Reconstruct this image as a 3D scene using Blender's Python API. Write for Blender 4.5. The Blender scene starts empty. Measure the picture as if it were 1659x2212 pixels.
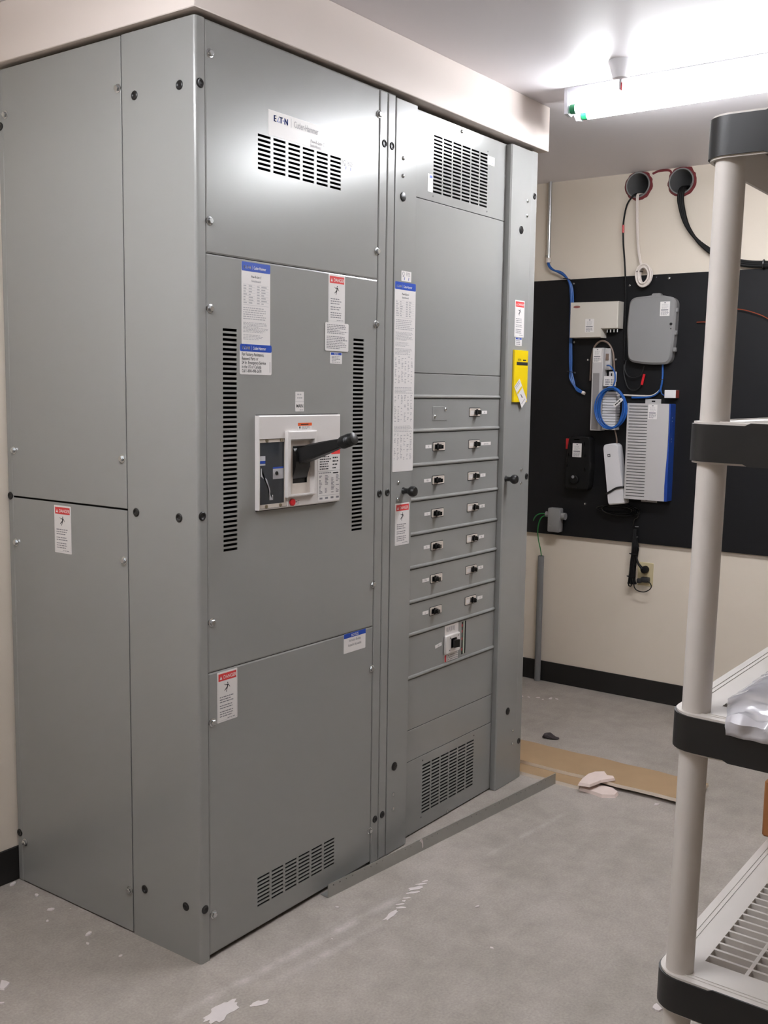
import bpy, bmesh, math, random
from mathutils import Vector, Matrix, noise

# ---------------------------------------------------------------- camera, world, exposure
scene = bpy.context.scene
C = scene.collection
CAM_POS = Vector((-1.7396, -1.8191, 1.4428))
PITCH, ROLL, YAW = math.radians(-6.6137), math.radians(0.7887), math.radians(53.888)
F_PX = 2253.7
fw = Vector((math.sin(YAW) * math.cos(PITCH), math.cos(YAW) * math.cos(PITCH), math.sin(PITCH)))
r0 = Vector((math.cos(YAW), -math.sin(YAW), 0)); u0 = r0.cross(fw)
rt = r0 * math.cos(ROLL) + u0 * math.sin(ROLL); up = -r0 * math.sin(ROLL) + u0 * math.cos(ROLL)
cd = bpy.data.cameras.new('camera'); cd.sensor_fit = 'HORIZONTAL'; cd.sensor_width = 36.0
cd.lens = F_PX * 36.0 / 1659.0; cd.clip_start = 0.05
cam = bpy.data.objects.new('camera', cd); C.objects.link(cam)
mw = Matrix((rt, up, -fw)).transposed().to_4x4(); mw.translation = CAM_POS
cam.matrix_world = mw
scene.camera = cam
w = bpy.data.worlds.new('world'); scene.world = w; w.use_nodes = True
w.node_tree.nodes['Background'].inputs[0].default_value = (0.8, 0.82, 0.85, 1)
w.node_tree.nodes['Background'].inputs[1].default_value = 0.02
vs = scene.view_settings
vs.view_transform = 'Standard'; vs.look = 'None'; vs.gamma = 1.0; vs.use_curve_mapping = False
vs.exposure = 0.85
TUBE_STRENGTH = 46.0

# ---------------------------------------------------------------- materials
def lin(c):
    return tuple(((x / 255) / 12.92 if x / 255 <= 0.04045 else ((x / 255 + 0.055) / 1.055) ** 2.4) for x in c) + (1.0,)
MATS = {}
def M(name, rgb, rough=0.5, metal=0.0, spec=0.5, var=0.0, vscale=6.0, bump=0.0, bscale=200.0, emit=0.0, trans=0.0, coat=0.0):
    if name in MATS: return MATS[name]
    m = bpy.data.materials.new(name); m.use_nodes = True; nt = m.node_tree; b = nt.nodes['Principled BSDF']
    b.inputs['Base Color'].default_value = lin(rgb); b.inputs['Roughness'].default_value = rough
    b.inputs['Metallic'].default_value = metal; b.inputs['Specular IOR Level'].default_value = spec
    b.inputs['Transmission Weight'].default_value = trans; b.inputs['Coat Weight'].default_value = coat
    if emit:
        b.inputs['Emission Color'].default_value = lin(rgb); b.inputs['Emission Strength'].default_value = emit
    if var or bump:
        tc = nt.nodes.new('ShaderNodeTexCoord')
    if var:
        n = nt.nodes.new('ShaderNodeTexNoise'); n.inputs['Scale'].default_value = vscale; n.inputs['Detail'].default_value = 5
        nt.links.new(tc.outputs['Object'], n.inputs['Vector'])
        mx = nt.nodes.new('ShaderNodeMix'); mx.data_type = 'RGBA'
        c = lin(rgb)
        mx.inputs[6].default_value = tuple(v * (1 - var) for v in c[:3]) + (1,)
        mx.inputs[7].default_value = tuple(min(1, v * (1 + var)) for v in c[:3]) + (1,)
        nt.links.new(n.outputs['Fac'], mx.inputs[0]); nt.links.new(mx.outputs[2], b.inputs['Base Color'])
    if bump:
        n2 = nt.nodes.new('ShaderNodeTexNoise'); n2.inputs['Scale'].default_value = bscale; n2.inputs['Detail'].default_value = 3
        nt.links.new(tc.outputs['Object'], n2.inputs['Vector'])
        bp = nt.nodes.new('ShaderNodeBump'); bp.inputs['Strength'].default_value = bump; bp.inputs['Distance'].default_value = 0.002
        nt.links.new(n2.outputs['Fac'], bp.inputs['Height']); nt.links.new(bp.outputs['Normal'], b.inputs['Normal'])
    MATS[name] = m
    return m

def concrete():
    m = bpy.data.materials.new('concrete'); m.use_nodes = True; nt = m.node_tree; b = nt.nodes['Principled BSDF']
    L = nt.links.new
    tc = nt.nodes.new('ShaderNodeTexCoord')
    n1 = nt.nodes.new('ShaderNodeTexNoise'); n1.inputs['Scale'].default_value = 1.7; n1.inputs['Detail'].default_value = 8; n1.inputs['Roughness'].default_value = 0.62
    L(tc.outputs['Object'], n1.inputs['Vector'])
    cr = nt.nodes.new('ShaderNodeValToRGB')
    cr.color_ramp.elements[0].position = 0.36; cr.color_ramp.elements[0].color = lin((142, 135, 127))
    cr.color_ramp.elements[1].position = 0.64; cr.color_ramp.elements[1].color = lin((171, 163, 155))
    n0 = nt.nodes.new('ShaderNodeTexNoise'); n0.inputs['Scale'].default_value = 11; n0.inputs['Detail'].default_value = 7; n0.inputs['Roughness'].default_value = 0.7
    L(tc.outputs['Object'], n0.inputs['Vector'])
    av = nt.nodes.new('ShaderNodeMix'); av.data_type = 'FLOAT'; av.inputs[0].default_value = 0.45; L(n1.outputs['Fac'], av.inputs[2]); L(n0.outputs['Fac'], av.inputs[3])
    L(av.outputs[0], cr.inputs['Fac'])
    # faint whitish dust wiped along the front of the switchboard
    mp = nt.nodes.new('ShaderNodeMapping'); mp.inputs['Scale'].default_value = (1.2, 9.0, 1); mp.inputs['Rotation'].default_value = (0, 0, 0.06)
    L(tc.outputs['Object'], mp.inputs['Vector'])
    n2 = nt.nodes.new('ShaderNodeTexNoise'); n2.inputs['Scale'].default_value = 2.2; n2.inputs['Detail'].default_value = 6
    L(mp.outputs['Vector'], n2.inputs['Vector'])
    r2 = nt.nodes.new('ShaderNodeValToRGB'); r2.color_ramp.elements[0].position = 0.56; r2.color_ramp.elements[1].position = 0.85
    r2.color_ramp.elements[1].color = (0.12, 0.12, 0.12, 1)
    L(n2.outputs['Fac'], r2.inputs['Fac'])
    mx = nt.nodes.new('ShaderNodeMix'); mx.data_type = 'RGBA'; L(r2.outputs['Color'], mx.inputs[0]); L(cr.outputs['Color'], mx.inputs[6])
    mx.inputs[7].default_value = lin((204, 196, 193))
    # two dusty scuff lines in front of the switchboard
    sp = nt.nodes.new('ShaderNodeSeparateXYZ'); L(tc.outputs['Object'], sp.inputs[0])
    def ma(op, a, b=None, c=None, cl=False):
        q = nt.nodes.new('ShaderNodeMath'); q.operation = op; q.use_clamp = cl
        for i_, v_ in enumerate((a, b, c)):
            if v_ is None: continue
            if isinstance(v_, (int, float)): q.inputs[i_].default_value = v_
            else: L(v_, q.inputs[i_])
        return q.outputs[0]
    tot = None
    for y0_, x0_, x1_, wd_, am_ in ((-.130, -.25, .72, .022, .75), (-.192, .02, .50, .020, .6), (-.150, .9, 1.5, .016, .4)):
        d_ = ma('ABSOLUTE', ma('SUBTRACT', sp.outputs[1], ma('MULTIPLY_ADD', sp.outputs[0], -.10, y0_)))
        line_ = ma('SUBTRACT', 1.0, ma('DIVIDE', d_, wd_), cl=True)
        win_ = ma('MULTIPLY', ma('MULTIPLY', ma('SUBTRACT', sp.outputs[0], x0_), 5.0, cl=True), ma('MULTIPLY', ma('SUBTRACT', x1_, sp.outputs[0]), 5.0, cl=True))
        k_ = ma('MULTIPLY', ma('MULTIPLY', line_, win_), am_)
        tot = k_ if tot is None else ma('ADD', tot, k_)
    n5 = nt.nodes.new('ShaderNodeTexNoise'); n5.inputs['Scale'].default_value = 14; n5.inputs['Detail'].default_value = 6; L(tc.outputs['Object'], n5.inputs['Vector'])
    tot = ma('MULTIPLY', tot, ma('MULTIPLY', ma('SUBTRACT', n5.outputs['Fac'], .32), 2.6, cl=True), cl=True)
    ms = nt.nodes.new('ShaderNodeMix'); ms.data_type = 'RGBA'; L(tot, ms.inputs[0]); L(mx.outputs[2], ms.inputs[6]); ms.inputs[7].default_value = lin((206, 198, 196)); mx = ms
    # fine speckle
    n3 = nt.nodes.new('ShaderNodeTexNoise'); n3.inputs['Scale'].default_value = 160; n3.inputs['Detail'].default_value = 2
    L(tc.outputs['Object'], n3.inputs['Vector'])
    m2 = nt.nodes.new('ShaderNodeMix'); m2.data_type = 'RGBA'; m2.blend_type = 'OVERLAY'; m2.inputs[0].default_value = 0.25
    L(mx.outputs[2], m2.inputs[6]); L(n3.outputs['Fac'], m2.inputs[7])
    L(m2.outputs[2], b.inputs['Base Color'])
    b.inputs['Roughness'].default_value = 0.55; b.inputs['Specular IOR Level'].default_value = 0.35
    bp = nt.nodes.new('ShaderNodeBump'); bp.inputs['Strength'].default_value = 0.12; bp.inputs['Distance'].default_value = 0.003
    L(n1.outputs['Fac'], bp.inputs['Height']); L(bp.outputs['Normal'], b.inputs['Normal'])
    return m

def cabinet_paint():
    m = bpy.data.materials.new('cabinet_grey_paint'); m.use_nodes = True; nt = m.node_tree; b = nt.nodes['Principled BSDF']
    L = nt.links.new
    b.inputs['Base Color'].default_value = lin((144, 144, 142)); b.inputs['Roughness'].default_value = 0.25
    b.inputs['Metallic'].default_value = 0.07; b.inputs['Specular IOR Level'].default_value = 0.5
    tc = nt.nodes.new('ShaderNodeTexCoord')
    n = nt.nodes.new('ShaderNodeTexNoise'); n.inputs['Scale'].default_value = 900; n.inputs['Detail'].default_value = 1
    L(tc.outputs['Object'], n.inputs['Vector'])
    bp = nt.nodes.new('ShaderNodeBump'); bp.inputs['Strength'].default_value = 0.05; bp.inputs['Distance'].default_value = 0.0006
    L(n.outputs['Fac'], bp.inputs['Height']); L(bp.outputs['Normal'], b.inputs['Normal'])
    return m

mPAINT = cabinet_paint()
mDARK = M('cabinet_interior', (24, 25, 26), 0.7)
mFLOOR = concrete()
mWALL = M('wall_paint', (224, 213, 198), 0.6, var=0.015, vscale=2, bump=0.08, bscale=300)
mCEIL = M('ceiling_paint', (236, 232, 236), 0.5, bump=0.05, bscale=200)
mSOFF = M('soffit_paint', (230, 219, 212), 0.6, bump=0.06, bscale=300)
mBASE = M('black_vinyl', (22, 20, 19), 0.5)
mBOARD = M('black_board_paint', (11, 11, 14), 0.6, spec=0.3, var=0.15, vscale=20, bump=0.1, bscale=60)
mWHITE = M('label_white', (228, 224, 222), 0.35)
mINK = M('ink_black', (38, 38, 42), 0.5)
mINKG = M('ink_grey', (128, 127, 132), 0.5)
mINKL = M('ink_light', (176, 174, 176), 0.5)
mRED = M('label_red', (214, 58, 58), 0.4)
mBLUE = M('label_blue', (12, 66, 168), 0.4)
mORANGE = M('label_orange', (226, 92, 36), 0.4)
mYELLOW = M('booklet_yellow', (228, 198, 20), 0.35)
mBLACK = M('black_plastic', (20, 20, 21), 0.4)
mRUBBER = M('black_rubber', (11, 11, 12), 0.6, spec=0.25)
mBLACKG = M('black_gloss', (12, 12, 13), 0.2)
mZINC = M('zinc_steel', (205, 208, 210), 0.22, metal=1.0)
mGALV = M('galvanised_steel', (168, 168, 164), 0.42, metal=0.75, var=0.06, vscale=40)
mBRWHITE = M('breaker_white', (218, 213, 210), 0.4)
mBEIGE = M('bezel_beige', (206, 196, 186), 0.45)
mSMOKE = M('trip_unit_face', (52, 56, 62), 0.18)
mREDP = M('red_plastic', (190, 28, 36), 0.35)
mGREY = M('grey_plastic', (132, 131, 131), 0.5)
mGREYD = M('pipe_grey', (120, 120, 120), 0.5)
mLGREY = M('light_grey_plastic', (190, 187, 186), 0.45)
mOFFW = M('off_white_plastic', (206, 200, 190), 0.45)
mPAPER = M('paper_white', (222, 220, 222), 0.6)
mBLUEC = M('blue_cable', (26, 84, 158), 0.4)
mBLUEP = M('blue_plastic', (30, 66, 146), 0.4)
mWCABLE = M('white_cable', (222, 212, 204), 0.45)
mBROWNC = M('brown_cable', (122, 104, 92), 0.5)
mCOPPER = M('copper_wire', (176, 86, 60), 0.35, metal=0.6)
mGREENC = M('green_cable', (22, 118, 50), 0.4)
mFIRE = M('firestop_red', (118, 42, 48), 0.6)
mSHELF = M('shelf_plastic', (202, 196, 190), 0.38)
mIVORY = M('outlet_ivory', (204, 190, 152), 0.4)
mBROWN = M('brown_paper', (162, 135, 102), 0.75, var=0.08, vscale=14)
mGYPS = M('gypsum', (236, 222, 206), 0.9, var=0.04, vscale=30)
mPINK = M('gypsum_pink', (226, 208, 200), 0.9, var=0.05, vscale=40)
mPLAST = M('dried_plaster', (214, 206, 204), 0.9, var=0.06, vscale=60)
mCARD = M('cardboard', (150, 98, 56), 0.7, var=0.06, vscale=12)
mDEBRIS = M('dark_debris', (62, 54, 56), 0.8)
mGREENT = M('green_tube_cap', (20, 110, 70), 0.4)
mFIX = M('fixture_white', (206, 206, 212), 0.5)
mCANOPY = M('canopy_white', (242, 242, 246), 0.5)
mTUBE = M('fluorescent_tube', (250, 252, 255), 0.3, emit=TUBE_STRENGTH)
mBAG = M('clear_plastic_film', (240, 238, 244), 0.10, trans=0.35, spec=0.6)
mLILAC = M('bag_contents', (176, 172, 182), 0.5)

# ---------------------------------------------------------------- helpers
WO = {}
def link(o, parent=None, world=(0, 0, 0)):
    C.objects.link(o); world = Vector(world); WO[o] = world
    if parent is not None:
        o.parent = parent; o.location = world - WO[parent]
    else:
        o.location = world
    return o
def tag(o, label, cat, group=None):
    o['label'] = label; o['category'] = cat
    if group: o['group'] = group
    return o
def struct(o, label=None):
    o['kind'] = 'structure'
    if label: o['label'] = label
    return o
def empty(name, world, label, cat, group=None):
    o = bpy.data.objects.new(name, None); o.empty_display_size = 0.05; link(o, None, world); return tag(o, label, cat, group)
def place(name, mesh, parent, world, rz=0.0, label=None):
    o = bpy.data.objects.new(name, mesh); link(o, parent, world); o.rotation_euler = (0, 0, rz)
    if label: o['label'] = label
    return o

class Frame:
    def __init__(s, O, U=(1, 0, 0), V=(0, 0, 1)):
        s.O = Vector(O); s.U = Vector(U); s.V = Vector(V); s.N = s.U.cross(s.V)
    def p(s, u, v, n=0.0): return s.O + s.U * u + s.V * v + s.N * n
def FRONT(y): return Frame((0, y, 0))                       # u = x, v = z, faces -y
def WEST(x): return Frame((x, 0, 0), (0, -1, 0), (0, 0, 1))   # u = -y, v = z, faces -x
def FLAT(z): return Frame((0, 0, z), (1, 0, 0), (0, 1, 0))    # u = x, v = y, faces up

class G:
    def __init__(s): s.v = []; s.f = []; s.m = []
    def add(s, vs, fs, mat=0):
        b = len(s.v); s.v += [tuple(x) for x in vs]; s.f += [tuple(b + i for i in f) for f in fs]; s.m += [mat] * len(fs); return s
    def box(s, a, b, bev=0.0, mat=0, seg=1):
        a = [min(a[i], b[i]) for i in range(3)], [max(a[i], b[i]) for i in range(3)]
        lo, hi = a
        if bev <= 0:
            vs = [(x, y, z) for x in (lo[0], hi[0]) for y in (lo[1], hi[1]) for z in (lo[2], hi[2])]
            return s.add(vs, [(0, 1, 3, 2), (4, 6, 7, 5), (0, 4, 5, 1), (2, 3, 7, 6), (0, 2, 6, 4), (1, 5, 7, 3)], mat)
        bm = bmesh.new(); bmesh.ops.create_cube(bm, size=1)
        for q in bm.verts:
            q.co = Vector([(lo[i] + hi[i]) / 2 + q.co[i] * (hi[i] - lo[i]) for i in range(3)])
        bmesh.ops.bevel(bm, geom=bm.edges[:], offset=bev, segments=seg, affect='EDGES', profile=0.5)
        bm.verts.index_update()
        s.add([q.co[:] for q in bm.verts], [[q.index for q in f.verts] for f in bm.faces], mat); bm.free(); return s
    def fbox(s, F, u0, u1, v0, v1, n0, n1, bev=0.0, mat=0, seg=1):
        p, q = F.p(u0, v0, n0), F.p(u1, v1, n1)   # frame must be axis aligned
        return s.box(p, q, bev, mat, seg)
    def quadbox(s, F, u0, u1, v0, v1, n0, n1, mat=0):
        vs = [F.p(u, v, n) for n in (n0, n1) for (u, v) in ((u0, v0), (u1, v0), (u1, v1), (u0, v1))]
        return s.add(vs, [(3, 2, 1, 0), (4, 5, 6, 7), (0, 1, 5, 4), (1, 2, 6, 5), (2, 3, 7, 6), (3, 0, 4, 7)], mat)
    def rect(s, F, u0, v0, u1, v1, n, mat=0):
        return s.add([F.p(u0, v0, n), F.p(u1, v0, n), F.p(u1, v1, n), F.p(u0, v1, n)], [(0, 1, 2, 3)], mat)
    def poly(s, F, pts, n, mat=0):
        return s.add([F.p(a, b, n) for a, b in pts], [tuple(range(len(pts)))], mat)
    def prism(s, F, pts, n0, n1, mat=0, cham=0.0):
        k = len(pts)
        if cham:
            cx = sum(p[0] for p in pts) / k; cy = sum(p[1] for p in pts) / k
            def ins(p):
                d = math.hypot(p[0] - cx, p[1] - cy); t = 1 - cham / d; return (cx + (p[0] - cx) * t, cy + (p[1] - cy) * t)
            vs = [F.p(a, b, n0) for a, b in pts] + [F.p(a, b, n1 - cham) for a, b in pts] + [F.p(*ins(p), n1) for p in pts]
            fs = [tuple(reversed(range(k))), tuple(range(2 * k, 3 * k))]
            for L_ in (0, k):
                fs += [(L_ + i, L_ + (i + 1) % k, L_ + k + (i + 1) % k, L_ + k + i) for i in range(k)]
            return s.add(vs, fs, mat)
        vs = [F.p(a, b, n0) for a, b in pts] + [F.p(a, b, n1) for a, b in pts]
        fs = [tuple(reversed(range(k))), tuple(range(k, 2 * k))] + [(i, (i + 1) % k, k + (i + 1) % k, k + i) for i in range(k)]
        return s.add(vs, fs, mat)
    def lathe(s, F, u, v, prof, seg=20, mat=0, cap=True):
        """profile [(radius, n)] turned about the frame normal through (u, v)"""
        vs = []; fs = []
        for (r, n) in prof:
            for k in range(seg):
                a = 2 * math.pi * k / seg; vs.append(F.p(u + r * math.cos(a), v + r * math.sin(a), n))
        for i in range(len(prof) - 1):
            for k in range(seg):
                k2 = (k + 1) % seg; fs.append((i * seg + k, i * seg + k2, (i + 1) * seg + k2, (i + 1) * seg + k))
        if cap and prof[-1][0] > 0: fs.append(tuple((len(prof) - 1) * seg + k for k in range(seg)))
        if cap and prof[0][0] > 0: fs.append(tuple(reversed(range(seg))))
        return s.add(vs, fs, mat)
    def tube(s, pts, r, seg=8, mat=0, res=6, closed=False, taper=None):
        P = spline(pts, res, closed); n = len(P); vs = []; fs = []
        t0 = (P[1] - P[0]).normalized(); nrm = t0.orthogonal().normalized()
        for i in range(n):
            if closed: t = (P[(i + 1) % n] - P[i - 1]).normalized()
            else: t = (P[min(i + 1, n - 1)] - P[max(i - 1, 0)]).normalized()
            nrm = (nrm - t * nrm.dot(t)).normalized(); bn = t.cross(nrm)
            rr = r if taper is None else r + (taper - r) * i / (n - 1)
            for k in range(seg):
                a = 2 * math.pi * k / seg; vs.append(P[i] + nrm * rr * math.cos(a) + bn * rr * math.sin(a))
        for i in range(n if closed else n - 1):
            j = (i + 1) % n
            for k in range(seg):
                k2 = (k + 1) % seg; fs.append((i * seg + k, i * seg + k2, j * seg + k2, j * seg + k))
        if not closed:
            fs.append(tuple(reversed(range(seg)))); fs.append(tuple((n - 1) * seg + k for k in range(seg)))
        return s.add(vs, fs, mat)
    def panel(s, F, u0, u1, v0, v1, holes, thick, cham=0.0015, mat=0):
        us = {u0, u1}; vv = {v0, v1}
        if cham: us |= {u0 + cham, u1 - cham}; vv |= {v0 + cham, v1 - cham}
        for a, b, c, d in holes: us |= {a, c}; vv |= {b, d}
        us = sorted(us); vv = sorted(vv); ui = {x: i for i, x in enumerate(us)}; vi = {x: i for i, x in enumerate(vv)}
        nu, nv = len(us) - 1, len(vv) - 1
        occ = [[True] * nv for _ in range(nu)]
        for a, b, c, d in holes:
            for i in range(ui[a], ui[c]):
                for j in range(vi[b], vi[d]): occ[i][j] = False
        idx = {}; vs = []; fs = []
        def V(i, j, l):
            k = (i, j, l)
            if k not in idx:
                n = -thick if l else 0.0
                if not l and cham and (i in (0, nu) or j in (0, nv)): n = -cham * .5
                idx[k] = len(vs); vs.append(F.p(us[i], vv[j], n))
            return idx[k]
        for i in range(nu):
            for j in range(nv):
                if not occ[i][j]: continue
                fs.append((V(i, j, 0), V(i + 1, j, 0), V(i + 1, j + 1, 0), V(i, j + 1, 0)))
                fs.append((V(i, j + 1, 1), V(i + 1, j + 1, 1), V(i + 1, j, 1), V(i, j, 1)))
                for di, dj, e in ((-1, 0, ((i, j + 1), (i, j))), (1, 0, ((i + 1, j), (i + 1, j + 1))), (0, -1, ((i, j), (i + 1, j))), (0, 1, ((i + 1, j + 1), (i, j + 1)))):
                    a, b = i + di, j + dj
                    if 0 <= a < nu and 0 <= b < nv and occ[a][b]: continue
                    (p, q) = e
                    fs.append((V(*q, 0), V(*p, 0), V(*p, 1), V(*q, 1)))
        return s.add(vs, fs, mat)
    def text(s, F, txt, u, v, size, n, mat=0, sx=1.0, align='LEFT', shear=0.0):
        vs, fs = text_geo(txt, align)
        return s.add([F.p(u + (x + shear * y) * size * sx, v + y * size, n) for x, y in vs], fs, mat)
    def mesh(s, name, mats, origin=None, smooth=True):
        vs = [Vector(x) for x in s.v]
        if origin is None:
            lo = [min(q[i] for q in vs) for i in range(3)]; hi = [max(q[i] for q in vs) for i in range(3)]
            origin = Vector(((lo[0] + hi[0]) / 2, (lo[1] + hi[1]) / 2, lo[2]))
        origin = Vector(origin)
        me = bpy.data.meshes.new(name); me.from_pydata([q - origin for q in vs], [], s.f)
        for m in (mats if isinstance(mats, (list, tuple)) else [mats]): me.materials.append(m)
        me.polygons.foreach_set('material_index', s.m)
        if smooth:
            me.polygons.foreach_set('use_smooth', [True] * len(me.polygons)); me.set_sharp_from_angle(angle=math.radians(38))
        me.update(); return me, origin
    def obj(s, name, mats, parent=None, origin=None, smooth=True, label=None, wn=False):
        me, o = s.mesh(name, mats, origin, smooth)
        ob = bpy.data.objects.new(name, me); link(ob, parent, o)
        if label: ob['label'] = label
        if wn: ob.modifiers.new('weighted', 'WEIGHTED_NORMAL').keep_sharp = True
        return ob

def spline(pts, res=6, closed=False):
    P = [Vector(p) for p in pts]; n = len(P); out = []
    if n == 2 or res <= 1: return P
    rng = range(n if closed else n - 1)
    for i in rng:
        if closed: a, b, c, d = P[i - 1], P[i], P[(i + 1) % n], P[(i + 2) % n]
        else: a, b, c, d = P[max(i - 1, 0)], P[i], P[i + 1], P[min(i + 2, n - 1)]
        for k in range(res):
            t = k / res
            out.append(0.5 * ((2 * b) + (c - a) * t + (2 * a - 5 * b + 4 * c - d) * t * t + (3 * b - a - 3 * c + d) * t ** 3))
    if not closed: out.append(P[-1])
    return out

TXT = {}
def text_geo(txt, align='LEFT'):
    k = (txt, align)
    if k in TXT: return TXT[k]
    cu = bpy.data.curves.new('t', 'FONT'); cu.body = txt; cu.size = 1.0; cu.align_x = align; cu.resolution_u = 2; cu.offset = 0.012
    o = bpy.data.objects.new('t', cu); C.objects.link(o)
    dg = bpy.context.evaluated_depsgraph_get(); dg.update()
    me = bpy.data.meshes.new_from_object(o.evaluated_get(dg))
    vs = [(q.co.x, q.co.y) for q in me.vertices]; fs = [tuple(p.vertices) for p in me.polygons]
    # keep faces counter-clockwise
    out = []
    for f in fs:
        a = sum(vs[f[i]][0] * vs[f[(i + 1) % len(f)]][1] - vs[f[(i + 1) % len(f)]][0] * vs[f[i]][1] for i in range(len(f)))
        out.append(f if a > 0 else tuple(reversed(f)))
    bpy.data.objects.remove(o); bpy.data.curves.remove(cu); bpy.data.meshes.remove(me)
    TXT[k] = (vs, out); return TXT[k]

def round_rect(u0, u1, v0, v1, r, seg=5):
    pts = []
    for cx, cy, a0 in ((u1 - r, v0 + r, -90), (u1 - r, v1 - r, 0), (u0 + r, v1 - r, 90), (u0 + r, v0 + r, 180)):
        for k in range(seg + 1):
            a = math.radians(a0 + 90 * k / seg); pts.append((cx + r * math.cos(a), cy + r * math.sin(a)))
    return pts
def vent(u0, u1, v0, v1, cols, rows, gu, fr):
    pu = (u1 - u0 + gu) / cols; pv = (v1 - v0) / (rows - 1 + fr); H = []
    for i in range(cols):
        for j in range(rows):
            H.append((round(u0 + i * pu, 5), round(v0 + j * pv, 5), round(u0 + i * pu + pu - gu, 5), round(v0 + j * pv + pv * fr, 5)))
    return H

# ---------------------------------------------------------------- printed labels
LM = [mWHITE, mINK, mINKG, mINKL, mRED, mBLUE, mORANGE, mYELLOW]
WH, IK, IG, IL, RD, BL, OR, YE = range(8)
E1, E2, E3 = 0.0006, 0.0008, 0.0010
def fineprint(g, F, u0, u1, vtop, vbot, n, mat, rng, hfrac=0.45, full=0.9):
    """rows of tiny unreadable print, drawn as word-length strokes"""
    p = (vtop - vbot) / n
    for i in range(n):
        v = vtop - (i + 0.5) * p; u = u0; end = u0 + (u1 - u0) * (rng.uniform(0.55, 0.8) if (i % 4 == 3) else rng.uniform(full - 0.08, 1.0))
        while u < end:
            l = rng.uniform(0.004, 0.011); e = min(u + l, end)
            if e - u > 0.0015: g.rect(F, u, v - p * hfrac / 2, e, v + p * hfrac / 2, E2, mat)
            u = e + 0.0018
def base(g, F, w, h, r=0.003, mat=WH):
    g.prism(F, round_rect(0, w, 0, h, r, 3), 0.0, E1, mat)
def eaton(g, F, u, v, size, mat, sep, matc):
    x = u
    for o_ in (0, .05, .10): g.text(F, 'E', x + o_ * size, v, size, E3, mat, 0.88)
    x += size * 0.62
    # wedge letter with open top, dot instead of the O
    g.poly(F, [(x, v), (x + size * 0.18, v), (x + size * 0.36, v + size * 0.7)], E3, mat)
    g.poly(F, [(x + size * 0.24, v), (x + size * 0.44, v), (x + size * 0.44, v + size * 0.22)], E3, mat); x += size * 0.40
    for o_ in (0, .05, .10): g.text(F, 'T', x + o_ * size, v, size, E3, mat, 0.88)
    x += size * 0.60
    g.rect(F, x, v + size * 0.25, x + size * 0.16, v + size * 0.42, E3, mat); x += size * 0.22
    for o_ in (0, .05, .10): g.text(F, 'N', x + o_ * size, v, size, E3, mat, 0.88)
    x += size * 0.9
    g.rect(F, x + size * 0.35, v - size * 0.15, x + size * 0.40, v + size * 0.9, E3, sep)
    g.text(F, 'Cutler-Hammer', x + size * 0.85, v, size * 1.05, E3, matc, 0.66)
def figure(g, F, u, v, s):
    def limb(a, b, w0, w1):
        ax, ay = a; bx, by = b; d = math.hypot(bx - ax, by - ay); nx, ny = -(by - ay) / d, (bx - ax) / d
        pts = [(ax - nx * w0, ay - ny * w0), (bx - nx * w1, by - ny * w1), (bx + nx * w1, by + ny * w1), (ax + nx * w0, ay + ny * w0)]
        g.poly(F, [(u + p[0] * s, v + p[1] * s) for p in pts], E2, IK)
    g.poly(F, [(u + s * (0.10 + 0.07 * math.cos(a * math.pi / 4)), v + s * (0.86 + 0.09 * math.sin(a * math.pi / 4))) for a in range(8)], E2, IK)
    limb((0.10, 0.74), (0.05, 0.40), 0.09, 0.08)
    limb((0.05, 0.42), (-0.38, 0.08), 0.07, 0.035)
    limb((0.06, 0.42), (-0.12, -0.10), 0.06, 0.035)
    limb((0.14, 0.72), (0.44, 0.36), 0.05, 0.03)
    limb((0.06, 0.70), (-0.24, 0.66), 0.05, 0.04)
    limb((-0.22, 0.66), (-0.46, 0.82), 0.03, 0.012)
def sheet(name, F, builder, parent, label=None):
    g = G(); builder(g); return g.obj(name, LM, parent, smooth=False, label=label)
def danger(F, parent, seed, w=0.071, h=0.129):
    rng = random.Random(seed)
    def b(g):
        base(g, F, w, h, 0.002)
        g.rect(F, w * .06, h * .82, w * .94, h * .965, E2, RD)
        g.poly(F, [(w * .12, h * .853), (w * .24, h * .853), (w * .18, h * .925)], E3, WH)
        g.text(F, 'DANGER', w * .30, h * .856, h * .098, E3, WH, 0.88)
        figure(g, F, w * .48, h * .60, h * .185)
        fineprint(g, F, w * .12, w * .80, h * .52, h * .375, 3, IG, rng, .42, .85)
        fineprint(g, F, w * .12, w * .78, h * .35, h * .255, 2, IG, rng, .42, .9)
        fineprint(g, F, w * .12, w * .78, h * .23, h * .09, 3, IG, rng, .42, .9)
        for a, c in ((.03, .035), (.965, .97)): g.rect(F, w * a, h * .03, w * c, h * .81, E2, IL)
        g.rect(F, w * .03, h * .03, w * .97, h * .034, E2, IL)
        fineprint(g, F, w * .5, w * .92, h * .068, h * .042, 1, IG, rng, .5, .9)
    return sheet('danger_label', F, b, parent, 'white label with a red DANGER header and a falling figure')
def notice(F, parent, seed, w, h, rows, lines=None):
    rng = random.Random(seed)
    def b(g):
        base(g, F, w, h, 0.002)
        g.rect(F, w * .05 if not lines else 0, h * .76, w * .95 if not lines else w, h * .97 if not lines else h, E2, BL)
        s = h * .20; g.text(F, 'NOTICE', w * .5, h * .795, s, E3, WH, .8, 'CENTER')
        if lines:
            for i, t in enumerate(lines): g.text(F, t, w * .5, h * (.55 - i * .24), h * .185, E2, IG, .66, 'CENTER')
        else: fineprint(g, F, w * .12, w * .85, h * .70, h * .08, rows, IG, rng, .42, .85)
    return sheet('notice_label', F, b, parent, 'white label with a blue NOTICE header')
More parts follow.
